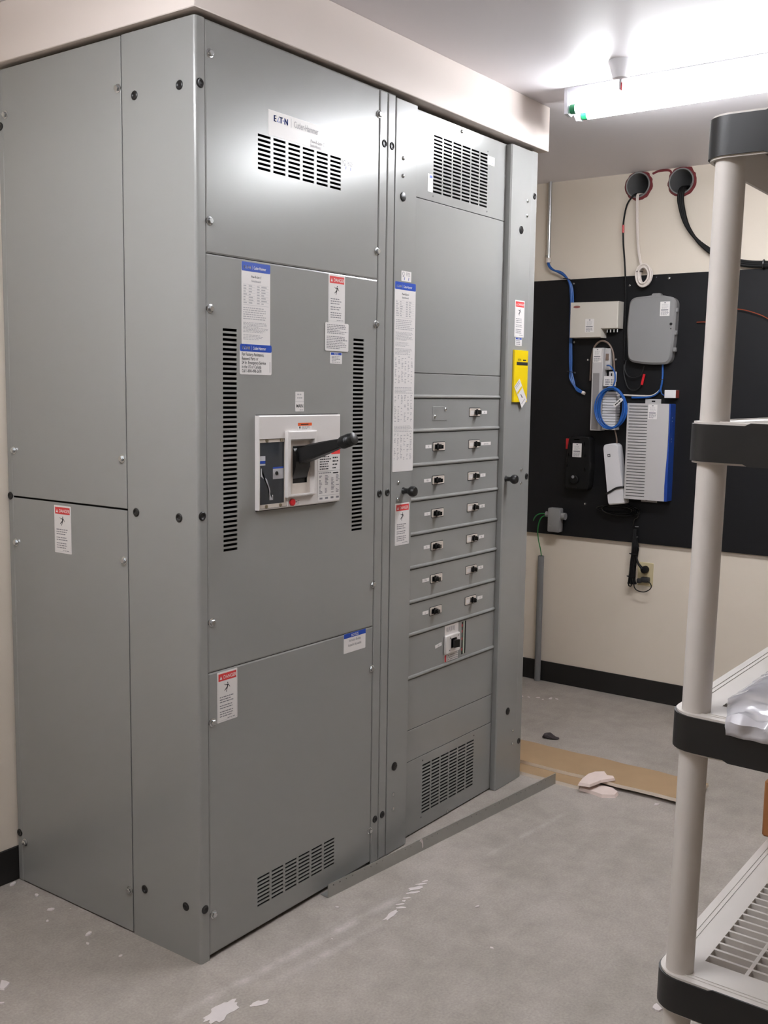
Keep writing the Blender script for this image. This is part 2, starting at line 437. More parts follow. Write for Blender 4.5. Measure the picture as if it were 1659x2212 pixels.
def rating(F, parent, seed, w, h):
    rng = random.Random(seed)
    def b(g):
        base(g, F, w, h, 0.002)
        fineprint(g, F, w * .45, w * .95, h * .9, h * .5, 3, IG, rng, .4, .9)
        g.lathe(F, w * .2, h * .72, [(h * .2, E2), (h * .2, E2 + .00005)], 14, IG); g.lathe(F, w * .2, h * .72, [(h * .14, E3), (h * .14, E3 + .00005)], 14, WH)
        g.rect(F, w * .12, h * .42, w * .28, h * .48, E2, IG)
        for k in (.30, .72):
            g.poly(F, [(w * (k - .03), h * .12), (w * (k + .02), h * .12), (w * (k + .05), h * .4), (w * k, h * .4)], E2, BL)
    return sheet('listing_label', F, b, parent, 'small white listing label with a round mark')

# ---------------------------------------------------------------- room
H = 2.286; CEIL = 2.45; XB = 2.90; YL = 0.77; XW = -3.3; YS = -3.5
g = G(); g.box((XW - .1, YS - .1, -0.1), (XB + .1, YL + .1, 0)); struct(g.obj('floor', mFLOOR, origin=(0, 0, 0)), 'bare grey concrete floor')
g = G(); g.box((XW - .1, YS - .1, CEIL), (XB + .1, YL + .1, CEIL + .1)); struct(g.obj('ceiling', mCEIL), 'smooth off-white ceiling')
SL = [(0.150, 2.392), (-0.053, 2.388)]          # centres (y, z) of the two pipe sleeves
g = G(); Fw = WEST(XB)
g.panel(Fw, -YL, -YS, 0, CEIL, [(-y - .0575, z - .0575, -y + .0575, z + .0575) for y, z in SL], 0.1, 0)
for y, z in SL:      # round off the square openings
    n = 32; cs = [(math.cos(2 * math.pi * k / n), math.sin(2 * math.pi * k / n)) for k in range(n)]
    q = [(c / max(abs(c), abs(d)), d / max(abs(c), abs(d))) for c, d in cs]
    g.add([Fw.p(-y + .0575 * c, z + .0575 * d) for c, d in cs] + [Fw.p(-y + .0575 * c, z + .0575 * d) for c, d in q], [(k, (k + 1) % n, n + (k + 1) % n, n + k) for k in range(n)])
struct(g.obj('wall_back', mWALL), 'cream painted wall behind the black board')
g = G(); g.box((XW - .1, YL, 0), (XB + .1, YL + .1, CEIL)); struct(g.obj('wall_left', mWALL), 'cream wall behind the switchboard')
g = G(); g.box((XW - .1, YS - .1, 0), (XB + .1, YS, CEIL)); struct(g.obj('wall_right', mWALL), 'cream wall facing the switchboard')
g = G(); g.box((XW - .1, YS, 0), (XW, YL, CEIL)); struct(g.obj('wall_front', mWALL), 'cream wall at the near end of the room')
g = G(); g.box((-.014, -.014, 2.297), (1.702, YL, CEIL), 0.002); struct(g.obj('trim_1', mSOFF), 'cream boxed soffit above the switchboard')
g = G(); g.box((XB - .007, YS, 0), (XB, YL, .102), 0.002); struct(g.obj('baseboard_back', mBASE), 'black vinyl baseboard below the black board')
g = G(); g.box((XW, YL - .007, 0), (XB - .007, YL, .102), 0.002); struct(g.obj('baseboard_left', mBASE), 'black vinyl baseboard beside the switchboard')
g = G(); g.box((XW, YS, 0), (XB - .007, YS + .007, .102), 0.002); struct(g.obj('baseboard_right', mBASE), 'black vinyl baseboard along the facing wall')

# ---------------------------------------------------------------- shared hardware
def screw_mesh():
    g = G(); F = FRONT(0)
    g.lathe(F, 0, 0, [(.0108, -.001), (.0108, .0014), (.0092, .0020)], 16)
    g.lathe(F, 0, 0, [(.0078, .0015), (.0078, .0072), (.0062, .0084)], 6)
    return g.mesh('screw', mZINC, (0, 0, 0))[0]
def rivet_mesh():
    g = G(); g.lathe(FRONT(0), 0, 0, [(.0062, -.001), (.0060, .0016), (.0040, .0034), (.0012, .0042)], 14); return g.mesh('rivet', mZINC, (0, 0, 0))[0]
def plug_mesh(r):
    g = G(); g.lathe(FRONT(0), 0, 0, [(r, -.001), (r, .0012), (r * .8, .0028), (r * .5, .0022), (r * .35, .0004)], 20); return g.mesh('hole_plug', mBLACK, (0, 0, 0))[0]
def slotplug_mesh(r):
    g = G(); F = FRONT(0); g.lathe(F, 0, 0, [(r, -.001), (r, .002), (r * .85, .0032)], 20); g.quadbox(F, -r * .75, r * .75, -.0016, .0016, .003, .0042); return g.mesh('hole_plug', mBLACK, (0, 0, 0))[0]
def knob_mesh():
    g = G(); g.lathe(FRONT(0), 0, 0, [(.012, -.001), (.0085, .006), (.0085, .018), (.013, .024), (.0165, .030), (.0165, .038), (.013, .044), (.005, .046)], 20); return g.mesh('knob', mBLACK, (0, 0, 0))[0]
SCREW, RIVET, PLUG, SPLUG, KNOB = screw_mesh(), rivet_mesh(), plug_mesh(.0112), slotplug_mesh(.0135), knob_mesh()

# ---------------------------------------------------------------- main section of the switchboard
FF = FRONT(0.0); FS = WEST(0.0)
cabA = empty('switchboard_cabinet', (.373, .38, 0), 'tall grey steel switchboard cabinet with the white main breaker and its black lever', 'cabinet', None)
T = .002
g = G()
g.box((.018, .018, .03), (.021, .74, H - .004)); g.box((.738, .03, .03), (.7405, .758, H - .004)); g.box((.006, .755, .01), (.74, .758, H - .004))
g.box((.006, .006, H - .006), (.74, .758, H - .004)); g.box((.02, .02, .0), (.735, .755, .03))
g.obj('carcass', mDARK, cabA, smooth=False)
# bent corner sheet: front strip and the front of the left side in one
g = G(); R_ = .009; X1, YS1 = .0290, .2530
out = [(X1, 0.0)] + [(R_ - R_ * math.sin(math.radians(a)), R_ - R_ * math.cos(math.radians(a))) for a in range(0, 91, 15)] + [(0.0, YS1)]
inn = [(X1, T)] + [(R_ - (R_ - T) * math.sin(math.radians(a)), R_ - (R_ - T) * math.cos(math.radians(a))) for a in range(0, 91, 15)] + [(T, YS1)]
k = len(out); ring = out + inn[::-1]
g.prism(Frame((0, 0, 0), (1, 0, 0), (0, 1, 0)), ring[::-1], 0.0, H)
g.obj('corner_panel', mPAINT, cabA, wn=True)
ventA = vent(.208, .535, 1.981, 2.066, 6, 8, .010, .56)
ZA1, ZA2 = 1.7595, .7466
def cover(g, F, u0, u1, v0, v1, holes=(), th=.003, cham=.0036): g.panel(F, u0, u1, v0, v1, list(holes), th, cham)
g = G(); cover(g, FF, .0315, .7065, ZA1 + .0005, H - .001, ventA); pTop = g.obj('cover_panel', mPAINT, cabA, smooth=False, label='upper front cover with a slotted vent')
slots = vent(.0845, .1335, 1.043, 1.588, 1, 47, .0, .55) + vent(.5975, .6465, 1.043, 1.588, 1, 47, .0, .55)
g = G(); cover(g, FF, .0315, .7065, ZA2 + .0005, ZA1 - .0012, slots); pMid = g.obj('cover_panel', mPAINT, cabA, smooth=False, label='middle front cover with two columns of slots')
ventL = vent(.206, .531, .070, .151, 6, 8, .008, .52)
g = G(); cover(g, FF, .0315, .7065, .012, ZA2 - .0012, ventL); pLow = g.obj('cover_panel', mPAINT, cabA, smooth=False, label='lower front cover with a slotted vent near the floor')
g = G(); cover(g, FF, .7085, .7465, .003, H); g.obj('edge_strip', mPAINT, cabA, smooth=False)
ZS = 1.1353; Y2 = .7386
g = G(); cover(g, FS, -Y2, -YS1 - .0045, ZS + .002, H - .001, (), .003, .001); pSU = g.obj('side_panel', mPAINT, cabA, smooth=False, label='upper side cover')
g = G(); cover(g, FS, -Y2, -YS1 - .0045, .004, ZS - .003, (), .003, .001); pSL = g.obj('side_panel', mPAINT, cabA, smooth=False, label='lower side cover')
g = G(); cover(g, FS, -.7625, -Y2 - .001, .0, H); g.obj('edge_strip', mPAINT, cabA, smooth=False)
for x, z in [(.046, 2.212), (.7035, 2.216), (.042, 1.834), (.7025, 1.838)]: place('screw', SCREW, pTop, (x, 0, z))
for x, z in [(.042, 1.631), (.7015, 1.633), (.042, .873), (.701, .874)]: place('screw', SCREW, pMid, (x, 0, z))
for x, z in [(.042, .620), (.7005, .619), (.043, .118), (.7005, .113)]: place('screw', SCREW, pLow, (x, 0, z))
for x, z in [(.015, 2.139), (.0135, 1.138), (.0145, .142), (.731, 2.142), (.7295, 1.142), (.728, .140)]: place('hole_plug', PLUG, cabA, (x, 0, z))
RW = -math.pi / 2
for y, z in [(.208, 2.139), (.052, 2.139), (.222, 1.131), (.066, 1.130), (.209, .138), (.054, .139), (.752, 2.139), (.752, 1.136), (.752, .146)]: place('hole_plug', PLUG, cabA, (0, y, z), RW)
for y, z in [(.268, 2.164), (.727, 2.166), (.272, 1.264), (.729, 1.265)]: place('screw', SCREW, pSU, (0, y, z), RW)
for y, z in [(.270, 1.003), (.729, 1.006), (.268, .117), (.726, .124)]: place('screw', SCREW, pSL, (0, y, z), RW)

# labels on the main section
def at(x, z, y=0.0): return Frame((x, y, z))
def atw(y, z, x=0.0): return Frame((x, y, z), (0, -1, 0), (0, 0, 1))
def logo(g):
    F = at(.245, 2.0705); w, h = .263, .061
    # the long name plate, cut straight over the vent
    base(g, F, w, h, .0015)
    eaton(g, F, .018, .036, .0215, BL, IL, IL)
    g.text(F, 'Pow-R-Line C', .160, .0115, .0125, E3, IL, .8, shear=.2); g.text(F, 'Switchboard', .160, .0015, .0105, E3, IL, .85)
sheet('name_plate', None, logo, pTop, 'white name plate with blue and grey lettering')
rating(at(.540, 2.036), pTop, 5, .049, .030)
def blue_sheet(F, w, h, seed, parent, label):
    rng = random.Random(seed)
    def b(g):
        base(g, F, w, h, .003)
        hh = .022
        g.prism(F, round_rect(0, w, h - hh, h, .003, 3), E1, E2, BL)
        eaton(g, F, w * .07, h - hh * .72, .0098, WH, WH, WH)
        g.text(F, 'Pow-R-Line C', w * .5, h - .037, .0085, E2, IK, .75, 'CENTER', .2); g.text(F, 'Switchboard', w * .5, h - .047, .0075, E2, IG, .9, 'CENTER')
        z = h - .054
        for i in range(7):
            zz = z - i * .0068; g.rect(F, w * .05, zz, w * .47, zz + .0005, E2, IL); g.rect(F, w * .52, zz, w * .94, zz + .0005, E2, IL)
            g.rect(F, w * .06, zz - .0048, w * rng.uniform(.12, .2), zz - .0018, E2, IL); g.rect(F, w * .24, zz - .0048, w * rng.uniform(.3, .4), zz - .0018, E2, IL)
            g.rect(F, w * .53, zz - .0048, w * .62, zz - .0018, E2, IL); g.rect(F, w * .68, zz - .0048, w * rng.uniform(.74, .88), zz - .0018, E2, IL)
        z -= .050; g.rect(F, w * .05, z, w * .94, z + .0006, E2, IL)
        z -= .004; fineprint(g, F, w * .05, w * .95, z, z - .032, 6, IL, rng, .45, .9)
        z -= .037; fineprint(g, F, w * .05, w * .92, z, z - .026, 8, IL, rng, .5, .95)
        z -= .030; fineprint(g, F, w * .05, w * .75, z, z - .014, 4, IL, rng, .4, .9)
        z -= .018
        while z > .03:
            fineprint(g, F, w * .05, w * .93, z, z - .02, 5, IL, rng, .45, .9); z -= .024
            if z < .03: break
            n = 12; st = min(.085, z - .012)
            for i in range(int(st / .0048)):
                u = .05
                while u < .9:
                    l = rng.uniform(.03, .10)
                    if rng.random() < .72: g.rect(F, w * u, z - i * .0048 - .0026, w * (u + l), z - i * .0048, E2, IL)
                    u += .155
            z -= st + .006
    return sheet('instruction_label', F, b, parent, label)
blue_sheet(at(.1495, 1.553), .103, .200, 11, pMid, 'white data sheet label with a blue header')
def assist(g):
    F = at(.143, 1.479); w, h = .115, .0745
    base(g, F, w, h, .004); g.prism(F, round_rect(0, w, h - .018, h, .004, 3), E1, E2, BL)
    eaton(g, F, .008, h - .0128, .0105, WH, WH, WH)
    for i, t in enumerate(['For Factory Assistance,', 'Renewal Parts or', '24 hr. Emergency Service', 'in the US or Canada', 'Call 1-800-498-2678']):
        g.text(F, t, .006, h - .0285 - i * .0102, .0112, E2, IK, .76)
    g.rect(F, w - .007, .006, w - .0055, .033, E2, IG)
sheet('service_label', None, assist, pMid, 'white service label with a blue header and a telephone number')
danger(at(.4855, 1.626), pMid, 21)
def para(g):
    F = at(.4705, 1.5495, -.0012); w, h = .102, .0765; rng = random.Random(4)
    base(g, F, w, h, .004); fineprint(g, F, w * .08, w * .95, h * .95, h * .60, 6, IG, rng, .45, .92); fineprint(g, F, w * .06, w * .95, h * .54, h * .07, 8, IG, rng, .45, .92)
sheet('warning_label', None, para, pMid, 'white label filled with lines of small print')
notice(at(.4945, 1.5155), pMid, 6, .0515, .031, 5)
def mainl(g):
    F = at(.351, 1.386); w, h = .034, .052
    base(g, F, w, h, .0015); g.text(F, 'MAIN', w * .5, h * .2, .0125, E2, IK, .92, 'CENTER'); g.rect(F, 0, h * .5, w, h * .51, E2, IG)
    rng = random.Random(3); fineprint(g, F, w * .2, w * .85, h * .95, h * .6, 2, IL, rng, .4, .9); fineprint(g, F, w * .5, w * .92, h * .11, h * .04, 1, IG, rng, .5)
sheet('main_label', None, mainl, pMid, 'small white label reading MAIN')
danger(at(.060, .612), pLow, 22)
notice(at(.566, .689), pLow, 7, .103, .0575, 2, ['Instruction Booklet', 'located in this section'])
danger(atw(.5545, .996), pSL, 23)

# main breaker
MB = -.014
FB = FRONT(MB)
g = G(); g.panel(FB, .197, .525, 1.1365, 1.377, [(.199, 1.139, .307, 1.318), (.304, 1.169, .400, 1.310)], .014, .003)
mb = g.obj('main_breaker', mBRWHITE, cabA, smooth=False, label='white moulded main circuit breaker front with a black lever')
g = G(); g.fbox(FRONT(0), .199, .526, 1.133, 1.379, -.001, .003, 0, 0); g.obj('gasket', mBLACK, mb)
F_ = FRONT(MB + .003)
g = G(); g.panel(F_, .200, .306, 1.140, 1.317, [(.2035, 1.150, .2965, 1.3085)], .004, .001); g.obj('trip_unit_frame', mBEIGE, mb, smooth=False)
g = G(); g.fbox(FRONT(MB + .0055), .2035, .2965, 1.150, 1.3085, 0, .001)
F2 = FRONT(MB + .0045)
g.rect(F2, .204, 1.262, .225, 1.2745, .0002, 1); g.rect(F2, .204, 1.2555, .225, 1.262, .0002, 2); g.rect(F2, .204, 1.2505, .225, 1.2545, .0002, 1)
g.rect(F2, .2535, 1.2135, .294, 1.240, .0002, 1); g.rect(F2, .2535, 1.240, .294, 1.2445, .0002, 2)
line = [(.2085, 1.243), (.2120, 1.243), (.2130, 1.226), (.2310, 1.2145), (.2435, 1.186), (.2445, 1.173), (.2540, 1.173), (.2540, 1.160), (.2405, 1.160), (.2395, 1.185), (.2275, 1.2105), (.2085, 1.2225)]
for i in range(5):
    a, b = line[i], line[i + 1]; c_, d_ = line[-2 - i], line[-1 - i]
    g.poly(F2, [a, d_, c_, b], .0003, 1)
g.lathe(F2, .267, 1.2285, [(.005, .0003), (.005, .0025)], 12, 3)
g.obj('trip_unit_face', [mSMOKE, M('trip_unit_print', (186, 186, 190), .5), mBLUE, mBLACK], mb, smooth=False)
SM = G(); SM.lathe(FRONT(0), 0, 0, [(.005, 0), (.005, .0015), (.0035, .0028)], 12); SM = SM.mesh('screw', M('brass_screw', (150, 140, 120), .3, metal=.8), (0, 0, 0))[0]
for x, z in [(.229, 1.3135), (.284, 1.3135), (.227, 1.1445), (.281, 1.1445)]: place('screw', SM, mb, (x, MB + .003, z))
# raised handle surround
g = G(); g.panel(FRONT(-.026), .295, .411, 1.1635, 1.3365, [(.305, 1.1695, .4005, 1.3145)], .0125, .003); g.obj('handle_surround', mBRWHITE, mb, smooth=False)
g = G(); g.panel(FRONT(MB + .004), .304, .402, 1.168, 1.316, [(.330, 1.197, .391, 1.296)], .003, .0); g.obj('handle_escutcheon', mBEIGE, mb, smooth=False)
# curved black slot cover and long lever
g = G(); pts = []
Fs = Frame((.3305, 0, 0), (0, 1, 0), (0, 0, 1))
arc = [(.010, 1.199), (.010, 1.294), (-.012, 1.290), (-.022, 1.272), (-.020, 1.240), (-.010, 1.212)]
g.prism(Fs, arc, 0.0, .058); g.obj('slot_cover', mBLACK, mb)
g = G()
ax = [(-.010, 1.268), (-.05, 1.281), (-.10, 1.295), (-.150, 1.309)]
hh = [.021, .021, .017, .0115]; hw = [.020, .020, .016, .0105]
vs_ = []; fs_ = []
for (y, z), a, b in zip(ax, hh, hw):
    for (du, dv) in ((-1, -.8), (-.8, -1), (.8, -1), (1, -.8), (1, .8), (.8, 1), (-.8, 1), (-1, .8)): vs_.append((.3615 + du * b, y, z + dv * a))
for i in range(3):
    for k in range(8): fs_.append((i * 8 + k, (i + 1) * 8 + k, (i + 1) * 8 + (k + 1) % 8, i * 8 + (k + 1) % 8))
fs_.append(tuple(range(8))); fs_.append(tuple(reversed(range(24, 32)))); g.add(vs_, fs_)
lev = g.obj('lever', mBLACK, mb)
hd = Vector((0, -.1, .034)).normalized(); Ub = Vector((1, 0, 0)); Vb = hd.cross(Ub)
Fk = Frame((.3615, -.142, 1.3065), Ub, Vb)
if Fk.N.dot(hd) < 0: Fk = Frame((.3615, -.142, 1.3065), -Ub, Vb)
g = G(); g.lathe(Fk, 0, 0, [(.010, 0), (.0150, .006), (.0172, .012), (.0172, .026), (.0160, .0275), (.0172, .029), (.0160, .031), (.0172, .033), (.0160, .035), (.0172, .037), (.0160, .039), (.0155, .050), (.010, .053)], 20)
g.obj('lever_knob', mBLACK, lev)
def orange(g):
    F = at(.345, 1.337, MB); w, h = .0565, .0195
    base(g, F, w, h, .001); g.rect(F, 0, h * .6, w, h, E2, OR); g.rect(F, w * .2, h * .72, w * .75, h * .86, E3, IK)
    g.poly(F, [(w * .07, h * .5), (w * .2, h * .5), (w * .14, h * .08)], E2, IK); fineprint(g, F, w * .28, w * .95, h * .55, h * .1, 4, IG, random.Random(8), .4)
sheet('warning_sticker', None, orange, mb, 'small white sticker with an orange header')
def plate(g):
    F = at(.428, 1.142, MB); w, h = .095, .128; rng = random.Random(9)
    base(g, F, w, h, .001); g.rect(F, w * .6, h * .99, w, h * 1.12, E2, RD)
    fineprint(g, F, w * .08, w * .6, h * .97, h * .66, 6, IK, rng, .42, .8); fineprint(g, F, w * .66, w * .95, h * .95, h * .66, 4, IK, rng, .4, .9)
    g.rect(F, 0, h * .635, w, h * .64, E2, IG); fineprint(g, F, w * .04, w * .8, h * .62, h * .58, 1, IG, rng, .5, .8); g.rect(F, w * .68, h * .575, w * .93, h * .60, E2, IK)
    for i in range(13):
        for u in (.06, .32, .60, .82):
            if rng.random() < .8: g.rect(F, w * u, h * (.53 - i * .03), w * (u + rng.uniform(.06, .16)), h * (.545 - i * .03), E2, IG)
    g.rect(F, 0, h * .115, w, h * .12, E2, IG)
    for u in (.08, .33, .58, .83): g.rect(F, w * u, h * .04, w * (u + .13), h * .08, E2, IG)
sheet('rating_plate', None, plate, mb, 'white rating plate covered in small print')
g = G(); g.lathe(FRONT(MB), .322, 1.149, [(.0096, -.001), (.0096, .005), (.008, .0065)], 20); g.obj('push_button', mREDP, mb, label='round red trip button')
def pushl(g):
    F = at(.333, 1.1425, MB); base(g, F, .021, .0115, .001); g.poly(F, [(.003, .006), (.007, .0035), (.007, .0085)], E2, IK); g.rect(F, .007, .0053, .010, .0067, E2, IK); fineprint(g, F, .011, .019, .010, .001, 3, IG, random.Random(2), .4)
sheet('push_label', None, pushl, mb)

# ---------------------------------------------------------------- distribution section
YR = .024; FR = FRONT(YR)
cabB = empty('switchboard_cabinet', (1.20, .38, 0), 'tall grey steel switchboard cabinet with two columns of small breakers and vents top and bottom', 'cabinet', None)
g = G()
g.box((.7505, .03, .03), (.7535, .758, H - .004)); g.box((1.644, .006, .0), (1.6495, .7625, H), .001, 1); g.box((.75, .755, .01), (1.645, .758, H - .004))
g.box((.75, .05, H - .006), (1.645, .758, H - .004)); g.box((.76, .05, .0), (1.643, .755, .012))
g.obj('carcass', [mDARK, mPAINT], cabB, smooth=False)
g = G(); cover(g, FF, .7485, .7855, .003, H); g.obj('edge_strip', mPAINT, cabB, smooth=False)
g = G(); g.box((.7875, -.001, .002), (.896, .022, H - .004), .003, 0, 2); upL = g.obj('upright', mPAINT, cabB, wn=True, label='upright trim with the long instruction label')
g = G()
prof = [(1.4665, YR), (1.4625, .004), (1.4665, -.001), (1.6065, -.001), (1.6065, .012), (1.56, .022)]
g.prism(Frame((0, 0, 0), (1, 0, 0), (0, 1, 0)), prof, .002, H - .004); upR = g.obj('upright', mPAINT, cabB, wn=True, label='upright trim with the yellow booklet')
g = G(); g.box((1.6085, 0, .0), (1.6495, .006, H), .002, 0, 2); g.obj('edge_strip', mPAINT, cabB, wn=True)
XA, XZ = .890, 1.472
zs = [2.284, 2.0265, 1.4995, 1.4205, 1.3145, 1.2075, 1.0985, .990, .8835, .7735, .6675, .5275, .3595, .2545, .004]
bead = {3, 4, 5, 6, 7, 8, 9, 10, 11}
ventT = vent(1.021, 1.345, 2.055, 2.227, 6, 16, .007, .55)
ventB = vent(1.021, 1.345, .055, .222, 6, 15, .007, .52)
panels = []
for i in range(len(zs) - 1):
    z1, z0 = zs[i] - .0008, zs[i + 1] + .0012
    holes = ventT if i == 0 else ventB if i == len(zs) - 2 else []
    if i == 10: holes = [(1.140, z0 + .012, 1.226, z1 - .002), (1.247, z0 + .020, 1.275, z1 - .004)]
    g = G(); g.panel(FR, XA, XZ, z0, z1, holes, .002, .0012)
    if (i + 1) in bead:   # rolled lip along the lower edge
        k = [( .0, 0.0), (.0012, .0032), (.005, .0048), (.0088, .0032), (.0115, 0.0)]
        vs_ = [FR.p(x, z0 + a, n) for x in (XA, XZ) for a, n in k]
        g.add(vs_, [(q, q + 5, q + 6, q + 1) for q in range(4)] + [(0, 1, 2, 3, 4), (9, 8, 7, 6, 5)])
    nm = 'vent_panel' if holes and i in (0, len(zs) - 2) else 'breaker_panel' if 3 <= i <= 10 else 'blank_panel'
    panels.append(g.obj(nm, mPAINT, cabB, smooth=False))
place('screw', RIVET, panels[0], (1.179, YR, 2.268)); place('screw', RIVET, panels[-1], (1.179, YR, .012))
HOLE = G(); HOLE.lathe(FRONT(0), 0, 0, [(.0028, 0), (.0028, .0003)], 8); HOLE = HOLE.mesh('pin_hole', mBLACK, (0, 0, 0))[0]
for x, z in [(1.017, 2.238), (1.344, 2.237), (1.021, 2.043), (1.347, 2.043)]: place('pin_hole', HOLE, panels[0], (x, YR, z))
for x, z in [(1.022, .237), (1.018, .043), (1.345, .236)]: place('pin_hole', HOLE, panels[-1], (x, YR, z))
rating(at(1.342, 2.196, YR), panels[0], 12, .046, .028)
def lblue(g):
    F = at(.990, 2.053, YR); base(g, F, .028, .054, .001); g.rect(F, .010, .042, .026, .050, E2, BL)
sheet('sticker', None, lblue, panels[0], 'blank white sticker with a blue corner')
for x, z in [(.8235, 2.118), (.8235, 2.068), (.823, 1.168), (.8215, 1.117), (.8215, .191), (.8215, .143)]: place('rivet', RIVET, upL, (x, -.001, z))
for x, z in [(1.5785, 2.110), (1.5785, 2.060), (1.588, 1.168), (1.588, 1.119), (1.5815, .198), (1.5815, .148)]: place('rivet', RIVET, upR, (x, -.001, z))
for x, z in [(.825, 2.009), (.825, .280)]: place('hole_plug', SPLUG, upL, (x, -.001, z))
for x, z in [(1.539, 2.006), (1.539, .282)]: place('hole_plug', SPLUG, upR, (x, -.001, z))
for x, z in [(.768, 2.142), (.7685, 1.142), (.766, .142), (1.630, 2.134), (1.632, 1.141), (1.632, .144)]: place('hole_plug', PLUG, cabB, (x, 0, z))
place('knob', KNOB, upL, (.852, -.001, 1.142)); place('knob', KNOB, upR, (1.480, -.001, 1.141))
rating(at(.823, 1.767, -.001), upL, 13, .051, .030)
blue_sheet(at(.7915, 1.2015, -.001), .107, .562, 31, upL, 'very long white instruction label with a blue header')
danger(at(.8095, .976, -.001), upL, 24, .075, .129)
danger(at(1.511, 1.638, -.001), upR, 25, .068, .127); notice(at(1.520, 1.6075, -.001), upR, 14, .046, .029, 3)
# yellow booklet in a clear sleeve
g = G(); Fy = Frame((1.504, -.002, 1.410), (1, 0, 0), (-.0, 0, 1)); w_, h_ = .098, .182
g.quadbox(Fy, 0, w_, 0, h_, 0, .007, YE)
Fy2 = Frame(Fy.p(0, 0, .0072), (1, 0, 0), (0, 0, 1))
g.rect(Fy2, w_ * .16, h_ * .715, w_ * .98, h_ * .775, .0002, IK)
g.text(Fy2, 'EATON', w_ * .24, h_ * .80, .009, .0002, IK, .75); g.rect(Fy2, w_ * .62, h_ * .80, w_ * .85, h_ * .825, .0002, IK)
a = math.radians(-52); Ft = Frame(Fy2.p(w_ * .02, h_ * .30, .0006), (math.cos(a), 0, math.sin(a)), (-math.sin(a), 0, math.cos(a)))
g.rect(Ft, 0, 0, .095, .046, 0, WH); g.rect(Ft, .030, .003, .038, .043, .0002, YE)
g.poly(Ft, [(.046, .018), (.058, .026), (.058, .022), (.072, .030), (.060, .017), (.060, .021)], .0002, IK)
g.rect(Ft, .004, .005, .008, .040, .0002, IL); g.rect(Ft, .012, .005, .015, .040, .0002, IL); g.rect(Ft, .080, .006, .084, .036, .0002, IL)
g.obj('booklet', LM, upR, smooth=False, label='yellow instruction booklet with a slanted white tag')

# branch breakers: bezel > toggle
def bezel_mesh(w, h):
    g = G(); F = FRONT(0)
    g.prism(F, round_rect(-w / 2 - .0022, w / 2 + .0022, -h / 2 - .0022, h / 2 + .0022, .003, 3), -.001, .0004, 1)
    g.prism(F, round_rect(-w / 2, w / 2, -h / 2, h / 2, .0025, 3), .0, .0022, 0, .0008)
    g.rect(F, -w * .40, h * .33, w * .36, h * .36, .0023, 2); g.rect(F, -w * .44, -h * .28, -w * .02, h * .2, .0023, 3)
    return g.mesh('branch_breaker', [mBEIGE, mBLACK, mINKG, mBRWHITE], (0, 0, 0), False)[0]
def toggle_mesh(tilt, wide):
    g = G(); F = FRONT(0)
    g.quadbox(F, -wide / 2, wide / 2, -.0075, .0075, .002, .004)
    s_ = math.sin(tilt); c_ = math.cos(tilt)
    U = Vector((c_, s_, 0)); N = Vector((s_, -c_, 0))
    Ft = Frame((0, 0, 0), U, (0, 0, 1))
    g.quadbox(Ft, -.009, .009, -.0072, .0072, .002, .013); g.quadbox(Ft, -.0065, .0065, -.0058, .0058, .013, .021)
    g.quadbox(F, -.0022, .0022, -.0105, .0105, .002, .0055)
    return g.mesh('toggle', mBLACKG, (0, 0, 0), False)[0]
BZ = bezel_mesh(.068, .0255); TL = toggle_mesh(.10, .030); TR = toggle_mesh(-.42, .018)
rz = [1.376, 1.2685, 1.1605, 1.053, .946, .838, .731]; lz = [None, 1.268, 1.160, 1.0525, .945, .8375, .7305]
rt_ = ['B4', 'ELEVATOR', 'P2', 'M1', 'M2', 'P2A', 'L2']; lt_ = [None, 'P3', 'P3A', 'L3', 'P1', 'P1A', 'L1']
def tagplate(txt, x0, x1, z, pan, tilt=0.0):
    def b(g):
        h = .0112; w = x1 - x0
        F = Frame((x0, YR, z - h / 2), (math.cos(tilt), 0, math.sin(tilt)), (-math.sin(tilt), 0, math.cos(tilt)))
        base(g, F, w, h, .001); g.text(F, txt, w / 2, h * .25, .0078 if len(txt) < 5 else .0068, E2, IG, .9, 'CENTER')
    sheet('circuit_tag', None, b, pan)
for i in range(7):
    pan = panels[3 + i]
    o = place('branch_breaker', BZ, cabB, (1.2985, YR, rz[i])); place('toggle', TR, o, (1.3065, YR - .001, rz[i]))
    wd = .0335 if len(rt_[i]) < 5 else .064
    tagplate(rt_[i], 1.346, 1.346 + wd, rz[i] - .001, pan)
    if lz[i]:
        o = place('branch_breaker', BZ, cabB, (1.0815, YR, lz[i])); place('toggle', TL, o, (1.069, YR - .001, lz[i]))
        wd = .034 if len(lt_[i]) < 3 else .039
        tagplate(lt_[i], 1.0385 - wd, 1.0385, lz[i] + .0015, pan)
# blanking plate next to the first breaker
g = G(); g.fbox(FR, 1.040, 1.125, 1.351, 1.396, -.0005, .0012, .0005); bp_ = g.obj('blanking_plate', mPAINT, panels[3])
place('screw', RIVET, cabB, (1.114, YR - .0012, 1.387)); place('screw', RIVET, cabB, (1.053, YR - .0012, 1.364))
